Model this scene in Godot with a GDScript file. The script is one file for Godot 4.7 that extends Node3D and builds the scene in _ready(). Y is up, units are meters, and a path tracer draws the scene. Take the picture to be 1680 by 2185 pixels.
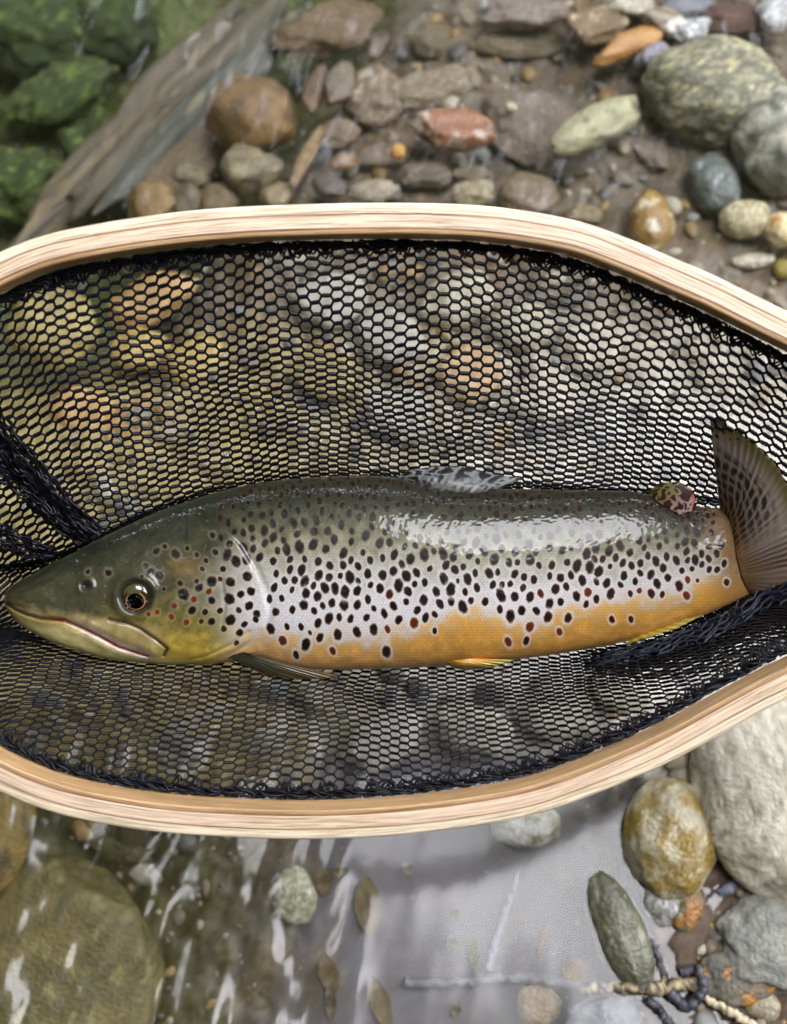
extends Node3D
# A trout lying in a wooden landing net above a shallow, stony stream in a shaded wooded valley.

const HALF := 0.41421356        # tangent of half the lens's vertical angle
const MID := Vector2(840.0, 1092.5)
const EYE := Vector3(0.0, 0.93, 0.3385)
const TILT := 20.0               # the lens looks this far forward of straight down
const REACH := 0.72              # from the lens to the middle of the fish
var net_frame := Transform3D()
var rng := RandomNumberGenerator.new()
var n_low := FastNoiseLite.new()
var n_mid := FastNoiseLite.new()
var n_fine := FastNoiseLite.new()
var names := {}
var stone_bump: ImageTexture
var mats := {}


# ---------------------------------------------------------------- helpers
func numbered(called: String) -> String:
	var k: int = names.get(called, 0)
	names[called] = k + 1
	return called if k == 0 else "%s_%03d" % [called, k]


func tag(o: Node, label: String, category: String, group := "") -> void:
	o.set_meta("label", label)
	o.set_meta("category", category)
	if group != "":
		o.set_meta("group", group)


func mesh_node(called: String, m: Mesh, mat: Material, parent: Node = null) -> MeshInstance3D:
	var o := MeshInstance3D.new()
	o.mesh = m
	o.material_override = mat
	if parent == null:
		o.name = numbered(called)
		add_child(o, true)
	else:
		o.name = called
		parent.add_child(o, true)
	return o


func thing(called: String, at: Transform3D, label: String, category: String, group := "") -> Node3D:
	var o := Node3D.new()
	o.name = numbered(called)
	o.transform = at
	add_child(o, true)
	tag(o, label, category, group)
	return o


func lin(hex: String) -> Color:
	return Color(hex).srgb_to_linear()


func fastnoise(f: float, s: int, oct := 3) -> FastNoiseLite:
	var n := FastNoiseLite.new()
	n.noise_type = FastNoiseLite.TYPE_SIMPLEX_SMOOTH
	n.frequency = f
	n.seed = s
	n.fractal_octaves = oct
	return n


# the point of the world at height h that the photo shows at (x, y)
func ground(x: float, y: float, h: float) -> Vector3:
	var d := net_frame.basis * Vector3((x - MID.x) / MID.y * HALF, -1.0, (y - MID.y) / MID.y * HALF)
	return EYE + d * ((h - EYE.y) / d.y)


func metres_per_px(p: Vector3) -> float:
	return (p - EYE).dot(-net_frame.basis.y) * HALF / MID.y


# a point in the net's own axes (x right, y out of the net, z across it), h above the fish's middle
func np(x: float, y: float, h: float) -> Vector3:
	var s := (REACH - h) * HALF / MID.y
	return Vector3((x - MID.x) * s, h, (y - MID.y) * s)


# smooth curve through rows of [x, y]
func curve_y(rows: Array, x: float) -> float:
	var n := rows.size()
	if x <= rows[0].x:
		return rows[0].y
	if x >= rows[n - 1].x:
		return rows[n - 1].y
	var i := 0
	while rows[i + 1].x < x:
		i += 1
	var t: float = (x - rows[i].x) / (rows[i + 1].x - rows[i].x)
	var a: float = rows[maxi(i - 1, 0)].y
	var b: float = rows[i].y
	var c: float = rows[i + 1].y
	var d: float = rows[mini(i + 2, n - 1)].y
	var m0: float = (c - a) / (rows[i + 1].x - rows[maxi(i - 1, 0)].x) * (rows[i + 1].x - rows[i].x)
	var m1: float = (d - b) / (rows[mini(i + 2, n - 1)].x - rows[i].x) * (rows[i + 1].x - rows[i].x)
	var t2 := t * t
	var t3 := t2 * t
	return (2 * t3 - 3 * t2 + 1) * b + (t3 - 2 * t2 + t) * m0 + (-2 * t3 + 3 * t2) * c + (t3 - t2) * m1


func lut(rows: Array, x0: float, x1: float, n: int) -> PackedFloat32Array:
	var a := PackedFloat32Array()
	a.resize(n + 1)
	for i in n + 1:
		a[i] = curve_y(rows, x0 + (x1 - x0) * i / n)
	return a


func seg_dist(p: Vector2, line: Array) -> float:
	var best := 1e9
	for i in line.size() - 1:
		var a: Vector2 = line[i]
		var b: Vector2 = line[i + 1]
		var t := clampf((p - a).dot(b - a) / (b - a).length_squared(), 0.0, 1.0)
		best = minf(best, p.distance_to(a + (b - a) * t))
	return best


func grid_mesh(v: PackedVector3Array, nu: int, nv: int, col := PackedColorArray(), uv := PackedVector2Array(), sheet := 0) -> ArrayMesh:
	# v holds (nu + 1) * (nv + 1) points, v index fastest; smooth normals from neighbours, turned outwards (of an open sheet: upwards)
	var idx := PackedInt32Array()
	var nor := PackedVector3Array()
	nor.resize(v.size())
	var side := 0.0
	for i in nu:
		for j in nv:
			var a := i * (nv + 1) + j
			var b := a + nv + 1
			var fn := (v[b] - v[a]).cross(v[a + 1] - v[a]) + (v[b + 1] - v[a + 1]).cross(v[b + 1] - v[b])
			idx.append_array([a, b, a + 1, a + 1, b, b + 1])
			nor[a] += fn
			nor[b] += fn
			nor[a + 1] += fn
			nor[b + 1] += fn
			side += (fn.y if sheet == 1 or j * 2 < nv else 0.0) if sheet > 0 else fn.dot(v[a] - v[0])
	if sheet == 0:
		# weld the normals along a seam where the first and last lines meet
		for i in nu + 1:
			var a := i * (nv + 1)
			if v[a].is_equal_approx(v[a + nv]):
				nor[a] += nor[a + nv]
				nor[a + nv] = nor[a]
		for j in nv + 1:
			if v[j].is_equal_approx(v[nu * (nv + 1) + j]):
				nor[j] += nor[nu * (nv + 1) + j]
				nor[nu * (nv + 1) + j] = nor[j]
	var turn := 1.0 if side > 0.0 else -1.0
	if side > 0.0:
		for k in range(0, idx.size(), 3):
			var q := idx[k]
			idx[k] = idx[k + 1]
			idx[k + 1] = q
	for i in nor.size():
		nor[i] = nor[i].normalized() * turn
	var arr := []
	arr.resize(Mesh.ARRAY_MAX)
	arr[Mesh.ARRAY_VERTEX] = v
	arr[Mesh.ARRAY_NORMAL] = nor
	arr[Mesh.ARRAY_INDEX] = idx
	if col.size():
		arr[Mesh.ARRAY_COLOR] = col
	if uv.size():
		arr[Mesh.ARRAY_TEX_UV] = uv
	var m := ArrayMesh.new()
	m.add_surface_from_arrays(Mesh.PRIMITIVE_TRIANGLES, arr)
	return m


class Tubes:
	var v := PackedVector3Array()
	var n := PackedVector3Array()
	var c := PackedColorArray()
	var idx := PackedInt32Array()

	func tube(pts: Array, rad: Array, sides: int, col := Color.WHITE) -> void:
		var first := v.size()
		var m := pts.size()
		for i in m:
			var p: Vector3 = pts[i]
			var t: Vector3 = (pts[mini(i + 1, m - 1)] - pts[maxi(i - 1, 0)]).normalized()
			var s := t.cross(Vector3.UP if absf(t.y) < 0.9 else Vector3.RIGHT).normalized()
			var u := s.cross(t)
			for k in sides:
				var a := TAU * k / sides
				var d := s * cos(a) + u * sin(a)
				v.append(p + d * rad[i])
				n.append(d)
				c.append(col)
		for i in m - 1:
			for k in sides:
				var a := first + i * sides + k
				var b := first + i * sides + (k + 1) % sides
				idx.append_array([a, b, a + sides, b, b + sides, a + sides])

	func done() -> ArrayMesh:
		var arr := []
		arr.resize(Mesh.ARRAY_MAX)
		arr[Mesh.ARRAY_VERTEX] = v
		arr[Mesh.ARRAY_NORMAL] = n
		arr[Mesh.ARRAY_COLOR] = c
		arr[Mesh.ARRAY_INDEX] = idx
		var m := ArrayMesh.new()
		m.add_surface_from_arrays(Mesh.PRIMITIVE_TRIANGLES, arr)
		return m


func painted(rough: float, spec := 0.5) -> StandardMaterial3D:
	var m := StandardMaterial3D.new()
	m.vertex_color_use_as_albedo = true
	m.roughness = rough
	m.metallic_specular = spec
	return m


# ---------------------------------------------------------------- the scene
func _ready() -> void:
	net_frame = Transform3D(Basis(Vector3.RIGHT, deg_to_rad(TILT)), Vector3.ZERO)
	net_frame.origin = EYE - net_frame.basis.y * REACH
	rng.seed = 7
	n_low = fastnoise(9.0, 3)
	n_mid = fastnoise(38.0, 5)
	n_fine = fastnoise(170.0, 9, 4)

	var cam := Camera3D.new()
	cam.name = "camera"
	add_child(cam)
	cam.transform = Transform3D(Basis(Vector3.RIGHT, deg_to_rad(TILT - 90.0)), EYE)
	var att := CameraAttributesPhysical.new()
	att.frustum_focal_length = 12.0 / HALF
	att.frustum_focus_distance = 0.69
	att.frustum_near = 0.05
	att.frustum_far = 200.0
	att.exposure_aperture = 4.0
	cam.attributes = att
	cam.current = true

	var env := Environment.new()
	env.background_mode = Environment.BG_SKY
	var sky := Sky.new()
	var psm := ProceduralSkyMaterial.new()
	psm.sky_top_color = Color(0.86, 0.87, 0.925)
	psm.sky_horizon_color = Color(0.86, 0.88, 0.92)
	psm.ground_bottom_color = Color(0.2, 0.19, 0.16)
	psm.ground_horizon_color = Color(0.35, 0.36, 0.36)
	psm.sky_energy_multiplier = 2.3
	psm.sun_angle_max = 1.0
	sky.sky_material = psm
	env.sky = sky
	env.tonemap_mode = Environment.TONE_MAPPER_LINEAR
	env.tonemap_exposure = 2.6
	env.sdfgi_enabled = true
	env.ssao_enabled = true
	env.ssil_enabled = true
	var we := WorldEnvironment.new()
	we.name = "daylight"
	we.environment = env
	add_child(we)

	var sun := DirectionalLight3D.new()
	sun.name = "veiled_sun"
	sun.light_energy = 0.34
	sun.light_angular_distance = 30.0
	sun.light_color = Color(0.98, 0.98, 1.0)
	sun.shadow_enabled = true
	add_child(sun)
	# seen overhead, a little forward and to one side
	sun.look_at_from_position(Vector3(0.25, 1.0, -0.17), Vector3.ZERO, Vector3.FORWARD)

	var bump := fastnoise(0.035, 11, 5)
	stone_bump = ImageTexture.create_from_image(bump.get_seamless_image(256, 256))

	build_bed()
	build_water()
	build_forest()
	build_stones()
	build_debris()
	build_net()
	build_fish()


# ---------------------------------------------------------------- ground and water
func axis_steps(lo: float, hi: float, step: float, far: float) -> PackedFloat32Array:
	var a := PackedFloat32Array()
	var out: Array[float] = []
	var d := step
	var x := lo
	while x > -far:
		out.push_front(x)
		d *= 1.5
		x -= d
	a.append_array(PackedFloat32Array(out))
	var n := int((hi - lo) / step)
	for i in range(1, n + 1):
		a.append(lo + (hi - lo) * i / n)
	d = step
	x = hi
	while x < far:
		d *= 1.5
		x += d
		a.append(x)
	return a


func bed_height(x: float, z: float) -> float:
	# a deep pool far left, a shallow stony shelf to the right, a smooth silt pan in front
	var pool := smoothstep(-0.02, -0.34, x + 0.55 * (z + 0.32))* smoothstep(-0.05, -0.25, z)
	var front := smoothstep(-0.02, -0.25, x) * smoothstep(0.12, 0.3, z)
	var shelf := smoothstep(0.08, 0.3, x)
	var h := -0.045 - 0.14 * pool - 0.06 * front + 0.03 * shelf
	var silt := smoothstep(0.06, 0.13, z) * smoothstep(-0.14, -0.03, x) * smoothstep(0.3, 0.1, x)
	h += 0.034 * smoothstep(0.125, 0.165, x - 0.1 * z + 0.04 * n_mid.get_noise_2d(x, z + 9.0)) * smoothstep(0.13, 0.2, z) * (1.0 - shelf * 0.4)
	h += (n_low.get_noise_2d(x, z) * 0.012 + n_mid.get_noise_2d(x, z) * 0.006) * (1.0 - 0.85 * silt)
	h += n_fine.get_noise_2d(x, z) * 0.0016 * (1.0 - 0.8 * silt)
	var far := maxf(absf(x), absf(z)) - 1.2
	if far > 0.0:
		h += far * 0.35
	return h


func build_bed() -> void:
	var xs := axis_steps(-0.5, 0.5, 0.0033, 40.0)
	var zs := axis_steps(-0.85, 0.62, 0.0036, 40.0)
	var v := PackedVector3Array()
	var c := PackedColorArray()
	var brown := lin("69583f")
	var grey := lin("787062")
	var silt_c := lin("625e5e")
	var olive := lin("4e4c26")
	var green := lin("46561f")
	for x in xs:
		for z in zs:
			v.append(Vector3(x, bed_height(x, z), z))
			var a := n_low.get_noise_2d(x + 5.0, z * 1.3) * 0.9 + 0.5
			var b := n_mid.get_noise_2d(x, z + 9.0)
			var f := n_fine.get_noise_2d(x + 2.0, z)
			var k := brown.lerp(grey, clampf(a + b * 0.6, 0.0, 1.0))
			var silt := smoothstep(0.05, 0.13, z + b * 0.03) * smoothstep(-0.12, -0.03, x + n_mid.get_noise_2d(x * 1.2, z * 0.3) * 0.09) * smoothstep(0.165, 0.10, x - 0.1 * z + b * 0.06)
			k = k.lerp(silt_c, silt)
			k = k.lerp(lin("5a4a3a"), smoothstep(0.12, 0.17, x - 0.1 * z + b * 0.04) * smoothstep(0.12, 0.18, z))
			var pool := smoothstep(-0.02, -0.16, x + 0.62 * (z + 0.42) + b * 0.02) * smoothstep(0.0, -0.2, z)
			k = k.lerp(green.lerp(olive, clampf(a, 0.0, 1.0)), pool * 0.9)
			var front := smoothstep(-0.06, -0.17, x + b * 0.05) * smoothstep(0.1, 0.2, z)
			k = k.lerp(olive, front * 0.8)
			var under := smoothstep(-0.23, -0.16, z) * smoothstep(0.235, 0.19, z)  # bed painted lighter beneath the net to make up for its shade
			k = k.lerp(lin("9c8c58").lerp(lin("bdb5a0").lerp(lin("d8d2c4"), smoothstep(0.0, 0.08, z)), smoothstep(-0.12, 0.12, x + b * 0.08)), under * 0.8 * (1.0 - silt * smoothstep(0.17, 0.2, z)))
			k *= 1.0 + f * (0.5 - 0.35 * silt)
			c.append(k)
	var m := painted(0.6, 0.4)
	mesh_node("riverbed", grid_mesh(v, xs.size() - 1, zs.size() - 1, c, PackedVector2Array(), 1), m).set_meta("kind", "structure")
	# loose grit on the stony parts of the bed
	var gv := PackedVector3Array()
	for i in 13:
		for j in 9:
			var la := PI * (j / 8.0 - 0.5)
			var d := Vector3(sin(la), cos(la) * cos(TAU * (i % 12) / 12.0), cos(la) * sin(TAU * (i % 12) / 12.0))
			var r := 1.0
			for q in [Vector3(0.5, 0.8, 0.2), Vector3(-0.7, 0.6, 0.3), Vector3(0.1, 0.5, -0.8), Vector3(0.8, 0.1, -0.5), Vector3(-0.4, 0.3, 0.9)]:
				var w: float = d.dot(q.normalized())
				if w > 0.05:
					r = minf(r, 0.82 / w)
			gv.append(d * r)
	var grain := grid_mesh(gv, 12, 8)
	var mm := MultiMesh.new()
	mm.transform_format = MultiMesh.TRANSFORM_3D
	mm.use_colors = true
	mm.mesh = grain
	mm.instance_count = 4200
	var tones := [lin("8f836b"), lin("6f6250"), lin("a39a83"), lin("8d7444"), lin("59554b"), lin("7a7a72")]
	for i in 4200:
		var x := rng.randf_range(-0.42, 0.46)
		var z := rng.randf_range(-0.8, 0.55)
		var silt := smoothstep(0.13, 0.19, z) * smoothstep(-0.2, -0.08, x) * smoothstep(0.22, 0.12, x)
		var pool := smoothstep(0.0, -0.12, x + 0.62 * (z + 0.42))
		var s := rng.randf_range(0.0012, 0.0045) * (1.0 - silt) * (1.0 - 0.7 * pool) + 0.0003
		if rng.randf() < 0.22:
			s *= 2.2
		var b := Basis(Vector3.UP, rng.randf() * TAU) * Basis.from_scale(Vector3(s * rng.randf_range(0.8, 1.7), s * rng.randf_range(0.4, 0.7), s))
		mm.set_instance_transform(i, Transform3D(b, Vector3(x, bed_height(x, z) + s * 0.2, z)))
		mm.set_instance_color(i, tones[rng.randi() % 6] * rng.randf_range(0.7, 1.15))
	var g := MultiMeshInstance3D.new()
	g.name = "gravel"
	g.multimesh = mm
	g.material_override = painted(0.5)
	add_child(g)
	tag(g, "loose fine gravel and grit strewn over the stream bed", "gravel")
	g.set_meta("kind", "stuff")


func wave(x: float, z: float) -> float:
	var calm := smoothstep(0.1, 0.2, z) * smoothstep(-0.12, 0.0, x)
	var run := smoothstep(0.0, -0.08, x) * smoothstep(0.08, 0.16, z)
	var up := smoothstep(-0.1, -0.3, z)
	var k := 0.25 + 4.2 * run + 1.3 * up - 0.12 * calm
	var xr := x + z * 0.25
	return (n_w.get_noise_2d(xr * 1.25, z * 0.3) * 0.0011 + n_w.get_noise_2d(xr * 2.6 + 7.0, z * 1.0) * 0.0003) * k

var n_w := FastNoiseLite.new()


func build_water() -> void:
	n_w = fastnoise(20.0, 21, 2)
	var xs := axis_steps(-0.5, 0.5, 0.004, 1.4)
	var zs := axis_steps(-0.9, 0.65, 0.005, 1.4)
	var v := PackedVector3Array()
	for x in xs:
		for z in zs:
			v.append(Vector3(x, wave(x, z), z))
	var m := StandardMaterial3D.new()
	m.transparency = BaseMaterial3D.TRANSPARENCY_ALPHA
	m.albedo_color = Color(0.30, 0.30, 0.20, 0.05)
	m.roughness = 0.1
	m.metallic_specular = 0.43
	var w := mesh_node("stream_water", grid_mesh(v, xs.size() - 1, zs.size() - 1, PackedColorArray(), PackedVector2Array(), 1), m)
	w.set_meta("kind", "structure")


func build_forest() -> void:
	# wooded valley sides and crowns, out of view; sky gap shaped to steer glare
	var quad := SurfaceTool.new()
	quad.begin(Mesh.PRIMITIVE_TRIANGLES)
	for k in 3:
		var b := Basis(Vector3.UP, k * 2.1) * Basis(Vector3.RIGHT, 0.5 + 0.5 * k)
		var o := Vector3(0.3 * k - 0.3, 0.1 * k, 0.25 * (k % 2))
		var p := [b * Vector3(-0.5, 0, 0) + o, b * Vector3(0, 0.06, 0.28) + o, b * Vector3(0.5, 0, 0) + o, b * Vector3(0, 0.06, -0.28) + o]
		for i in [0, 1, 2, 0, 2, 3]:
			quad.add_vertex(p[i])
	quad.generate_normals()
	var leaf_mesh := quad.commit()
	var mm := MultiMesh.new()
	mm.transform_format = MultiMesh.TRANSFORM_3D
	mm.use_colors = true
	mm.mesh = leaf_mesh
	var spots := []
	var edge := fastnoise(0.045, 33, 3)
	var gaps := fastnoise(0.11, 34, 2)  # holes opened in the leaves to put glints on fish and water
	while spots.size() < 16000:
		# degrees from straight up: right and forward
		var az := rng.randf() * TAU
		var off := sqrt(rng.randf()) * 84.0
		var ax := cos(az) * off
		var fw := sin(az) * off
		var e := edge.get_noise_2d(ax, fw) * 9.0
		var inside := minf(minf(ax + 12.0, 74.0 - ax), minf(fw + 9.0, 28.0 - fw)) + e
		if inside > 0.0 or (ax > -8.0 and fw > -4.0 and gaps.get_noise_2d(ax, fw) > 0.28) or (absf(fw - 60.0) < 6.0 and absf(ax + 4.0) < 42.0 and gaps.get_noise_2d(ax, fw) > -0.12):
			continue
		var d := Vector3(sin(deg_to_rad(off)) * cos(az), cos(deg_to_rad(off)), -sin(deg_to_rad(off)) * sin(az))
		spots.append(d * rng.randf_range(5.5, 8.0))
	mm.instance_count = spots.size()
	for i in spots.size():
		var b := Basis(Vector3(rng.randf() - 0.5, rng.randf() - 0.5, rng.randf() - 0.5).normalized(), rng.randf() * TAU).scaled(Vector3.ONE * rng.randf_range(0.25, 0.55))
		mm.set_instance_transform(i, Transform3D(b, spots[i] + Vector3(0, 0.4, 0)))
		mm.set_instance_color(i, Color(0.035, 0.07, 0.02) * rng.randf_range(0.6, 1.5))
	var o := MultiMeshInstance3D.new()
	o.name = "woodland_foliage"
	o.multimesh = mm
	var m := painted(0.6)
	m.cull_mode = BaseMaterial3D.CULL_DISABLED
	o.material_override = m
	add_child(o)
	tag(o, "dark green woodland foliage out of view around a sky gap shaped for the light", "foliage")
	o.set_meta("kind", "stuff")


# ---------------------------------------------------------------- stones
func stone_material(rough: float) -> StandardMaterial3D:
	var key := "stone%.2f" % rough
	if not mats.has(key):
		var m := painted(rough, 0.5)
		m.uv1_triplanar = true
		m.uv1_scale = Vector3.ONE * 22.0
		m.heightmap_enabled = true
		m.heightmap_texture = stone_bump
		m.heightmap_scale = 0.12
		mats[key] = m
	return mats[key]


# a stone whose outline in the photo is w by h pixels round (x, y), turned by turn degrees; up: its height over its smaller
# half width; base: how high its middle lies; cut: how angular it is; look: speckle, layer or blotch
func stone(called: String, label: String, x: float, y: float, w: float, h: float, turn: float, base: float, up: float, cut: float, look: String, cols: Array, rough := 0.4, lumpy := 0.1, group := "") -> void:
	var at := ground(x, y, base)
	var s := metres_per_px(at)
	var a := w * 0.5 * s
	var b := h * 0.5 * s
	var c := minf(a, b) * up
	var sd := int(x * 7.0 + y * 13.0)
	rng.seed = sd
	var off := Vector3(rng.randf(), rng.randf(), rng.randf()) * 20.0
	if at.z > 0.1 and at.x > 0.1:
		at.y = maxf(at.y, bed_height(at.x, at.z) + 0.25 * c)
	var small := maxf(w, h) < 70.0
	var nu := 22 if small else (72 if maxf(w, h) > 200.0 else 46)
	var nv := 12 if small else (46 if maxf(w, h) > 200.0 else 28)
	var planes := []
	if cut > 0.0:
		for i in 9:
			var d := Vector3(rng.randfn(), rng.randfn() * 0.7, rng.randfn()).normalized()
			planes.append([d, lerpf(1.0, rng.randf_range(0.6, 0.85), cut)])
		planes.append([Vector3(0.08, 1, 0.1).normalized(), lerpf(1.0, 0.62, cut)])
	var cl := []
	for k in cols:
		# stones under the shallows: browned for silt and in place of the water's tint
		cl.append(lin(k).lerp(lin("65523a"), 0.5 if base < -0.014 and base > -0.08 and y < 520.0 else 0.0))
		if called == "bed_stone":
			cl[-1] = cl[-1].lerp(lin("8e7c4c") if x < 700.0 else lin("a39a84"), 0.4)
		if called == "mossy_boulder":
			cl[-1] = cl[-1].lerp(lin("3c4a1e"), 0.35)
	var grain := Vector3(rng.randfn(), rng.randfn() * 0.4, rng.randfn()).normalized()
	if look == "layer":
		grain = Vector3(0.12, 0.35, 1.0).normalized()
	var v := PackedVector3Array()
	var col := PackedColorArray()
	var r0 := (a + b) * 0.5
	for i in nu + 1:
		var lo := TAU * (i % nu) / nu
		for j in nv + 1:
			var la := PI * (float(j) / nv - 0.5)
			var d := Vector3(sin(la), cos(la) * cos(lo), cos(la) * sin(lo))
			var r := 1.0
			for p in planes:
				var q: float = d.dot(p[0])
				if q > 0.05:
					r = minf(r, p[1] / q)
			r *= 1.0 + lumpy * n_low.get_noise_3dv(d * 0.11 + off) * 1.6 + lumpy * 0.35 * n_mid.get_noise_3dv(d * 0.09 + off)
			var p3 := Vector3(d.x * a, d.y * c, d.z * b) * r
			v.append(p3)
			var q3 := p3 + off
			var t := n_mid.get_noise_3dv(q3) * 0.9 + n_low.get_noise_3dv(q3 * 1.6) * 0.9
			var f := n_fine.get_noise_3dv(q3 * 1.3)
			var k: Color
			if look == "layer":
				var st := sin(p3.dot(grain) / r0 * 11.0 + t * 2.6 + f * 0.8) * 0.5 + 0.5
				k = cl[0].lerp(cl[1], st)
				k = k.lerp(cl[2 % cl.size()], smoothstep(0.25, 0.6, t + f * 0.3))
			elif look == "strata":
				var sv := sin(p3.z / r0 * 42.0 + t * 2.2 + f * 1.2) * 0.5 + 0.5
				k = cl[0].lerp(cl[1], sv)
				k = k.lerp(cl[2], smoothstep(0.35, 0.75, sin(p3.z / r0 * 17.0 + 2.0 + t * 1.6) * 0.5 + t * 0.5))
			elif look == "blotch":
				k = cl[0].lerp(cl[1], smoothstep(-0.25, 0.3, t + f * 0.35))
				k = k.lerp(cl[2 % cl.size()], smoothstep(0.25, 0.6, n_mid.get_noise_3dv(q3 * 1.3 + Vector3.ONE) * 1.2 + f * 0.5))
			else:
				k = cl[0].lerp(cl[1], smoothstep(-0.15, 0.35, f + t * 0.35))
				k = k.lerp(cl[2 % cl.size()], smoothstep(0.2, 0.5, n_fine.get_noise_3dv(q3 * 0.8 + Vector3.ONE * 3.0) + t * 0.25))
			k *= 1.0 + f * 0.35
			col.append(k)
	var o := mesh_node(called, grid_mesh(v, nu, nv, col), stone_material(rough))
	o.transform = Transform3D(Basis(Vector3.UP, deg_to_rad(-turn)), at)
	tag(o, label, "stone", group)


func build_stones() -> void:
	# upper left pool: mossy boulders under green water
	stone("mossy_boulder", "mossy green boulder in the dark pool at the upper left corner", 70, 70, 250, 200, 10, -0.15, 0.8, 0.3, "blotch", ["1f290c", "303d14", "5f6f2e"], 0.8, 0.2)
	stone("mossy_boulder", "dark mossy stone beside the top end of the rock ledge", 250, 60, 170, 180, 40, -0.15, 0.7, 0.4, "blotch", ["1b240b", "29330f", "4c5a22"], 0.8, 0.2)
	stone("mossy_boulder", "large moss covered boulder in the middle of the green pool", 130, 205, 260, 130, -35, -0.15, 0.8, 0.4, "blotch", ["29340f", "3e4a18", "66752e"], 0.8, 0.2)
	stone("mossy_boulder", "bright mossy boulder against the foot of the striped ledge", 215, 330, 190, 200, -30, -0.15, 0.8, 0.5, "blotch", ["293410", "434f1c", "76863a"], 0.8, 0.2)
	stone("mossy_boulder", "mossy boulder touching the left edge below the dark gap in the pool", 50, 400, 210, 180, 5, -0.15, 0.75, 0.4, "blotch", ["29340f", "44531c", "76883a"], 0.8, 0.2)
	stone("mossy_boulder", "olive boulder in the pool just above the upper left net rim", 120, 520, 220, 120, -40, -0.15, 0.6, 0.3, "blotch", ["353f1a", "4a5224", "6a7036"], 0.8, 0.2)
	# the ledge
	stone("rock_ledge", "long grey brown striped rock ledge running diagonally along the green pool", 318, 268, 800, 150, -53.0, -0.1, 0.8, 0.7, "strata", ["655a42", "4f4c3c", "786a4c"], 0.6, 0.3)
	stone("rock_ledge", "dark slate coloured rock strip on the right flank of the striped ledge", 440, 230, 640, 95, -51.0, -0.085, 0.6, 0.4, "strata", ["4c4d43", "5f6052", "8a8262"], 0.6, 0.12)
	stone("rock_ledge", "brown sloping rock between the dark ledge strip and the rounded orange stone", 400, 350, 330, 110, -54.0, -0.085, 0.5, 0.3, "strata", ["6a5a42", "76664c", "5c5444"], 0.6, 0.1)
	stone("rock_ledge", "flat brown submerged rock at the top edge right of the ledge", 700, 60, 260, 130, -20, -0.07, 0.5, 0.5, "blotch", ["6a5638", "7d6a4a", "4f4632"], 0.6, 0.12)
	# stones above the net, left to right
	stone("round_stone", "rounded orange brown stone under water right of the ledge", 538, 245, 200, 180, 20, -0.045, 0.75, 0.0, "blotch", ["6b5434", "8f6c36", "5e4c36"], 0.5, 0.1)
	stone("angular_stone", "pale yellowish grey angular stone just below the rounded orange brown stone", 537, 358, 135, 118, -12, -0.03, 0.8, 0.90, "layer", ["8f8a68", "6d6b50", "b0a880"], 0.45, 0.12)
	stone("small_stone", "brown and ochre stone half hidden by the upper net rim at left", 325, 440, 120, 110, 70, -0.045, 0.7, 0.52, "layer", ["7a6236", "98783c", "4f422a"], 0.5, 0.12)
	stone("small_stone", "dark olive stone right of the ochre stone at the upper rim", 400, 435, 90, 100, 40, -0.05, 0.7, 0.62, "blotch", ["4b4630", "5e573c", "37342a"], 0.5, 0.12)
	stone("small_stone", "small grey olive stone between the ledge and the angular stone", 408, 372, 90, 60, 10, -0.05, 0.6, 0.72, "blotch", ["5c573f", "77704e", "9a906a"], 0.5, 0.12)
	stone("small_stone", "olive brown pebble touching the rim below the angular stone", 465, 425, 80, 90, 60, -0.045, 0.7, 0.42, "blotch", ["6e6444", "837650", "514a36"], 0.5, 0.12)
	stone("small_stone", "tan wedge of stone right of the angular stone at the rim", 592, 415, 80, 70, -50, -0.04, 0.7, 0.82, "layer", ["8b8058", "a3966c", "5a523a"], 0.45, 0.12)
	stone("narrow_stone", "narrow upright brown stone beside the grey slab above the net", 672, 190, 52, 130, 12, -0.03, 0.8, 0.72, "blotch", ["7b5e3c", "5b452e", "3b3024"], 0.4, 0.12)
	stone("narrow_stone", "narrow grey brown slab leaning right of the upright brown stone", 722, 182, 66, 130, 18, -0.025, 0.6, 0.90, "blotch", ["6d6552", "7d7460", "544c3d"], 0.4, 0.08)
	stone("narrow_stone", "thin dark tilted stone near the top beside brown shallows", 808, 100, 40, 90, 22, -0.03, 0.8, 0.72, "blotch", ["4a4030", "5e5038", "332c22"], 0.4, 0.12)
	stone("narrow_stone", "thin ochre stone standing on edge between dark gaps above the rim", 655, 335, 34, 170, 22, -0.03, 0.9, 0.72, "layer", ["8c7444", "a58a58", "4e422e"], 0.4, 0.12)
	stone("small_stone", "brown grey stone right of the thin ochre stone", 720, 290, 100, 80, -10, -0.04, 0.6, 0.72, "blotch", ["6e5f48", "857459", "4b4234"], 0.45, 0.12)
	stone("mottled_stone", "whitish mottled brown stone left of the rusty block", 800, 205, 150, 150, 0, -0.045, 0.6, 0.62, "speckle", ["6e5f48", "8f8166", "cfc4a8"], 0.5, 0.12)
	stone("mottled_stone", "long pale speckled stone lying under water above the rusty block", 920, 185, 210, 95, -18, -0.04, 0.5, 0.72, "speckle", ["7c7159", "a09678", "c9c09c"], 0.5, 0.12)
	stone("mottled_stone", "flat grey brown submerged stone at the top centre", 960, 90, 190, 110, 12, -0.05, 0.5, 0.72, "blotch", ["5f5a40", "746a4c", "8c8260"], 0.5, 0.12)
	stone("mottled_stone", "pale lilac grey flat stone touching the top edge beside the dark crack", 1120, 28, 190, 90, 0, -0.02, 0.5, 0.72, "speckle", ["8f857c", "a89e98", "6f5e48"], 0.4, 0.1)
	stone("mottled_stone", "olive flat stone below the pale lilac stone near the top", 1110, 98, 220, 70, 5, -0.04, 0.5, 0.62, "blotch", ["6a6448", "7c7656", "504a38"], 0.5, 0.1)
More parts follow.
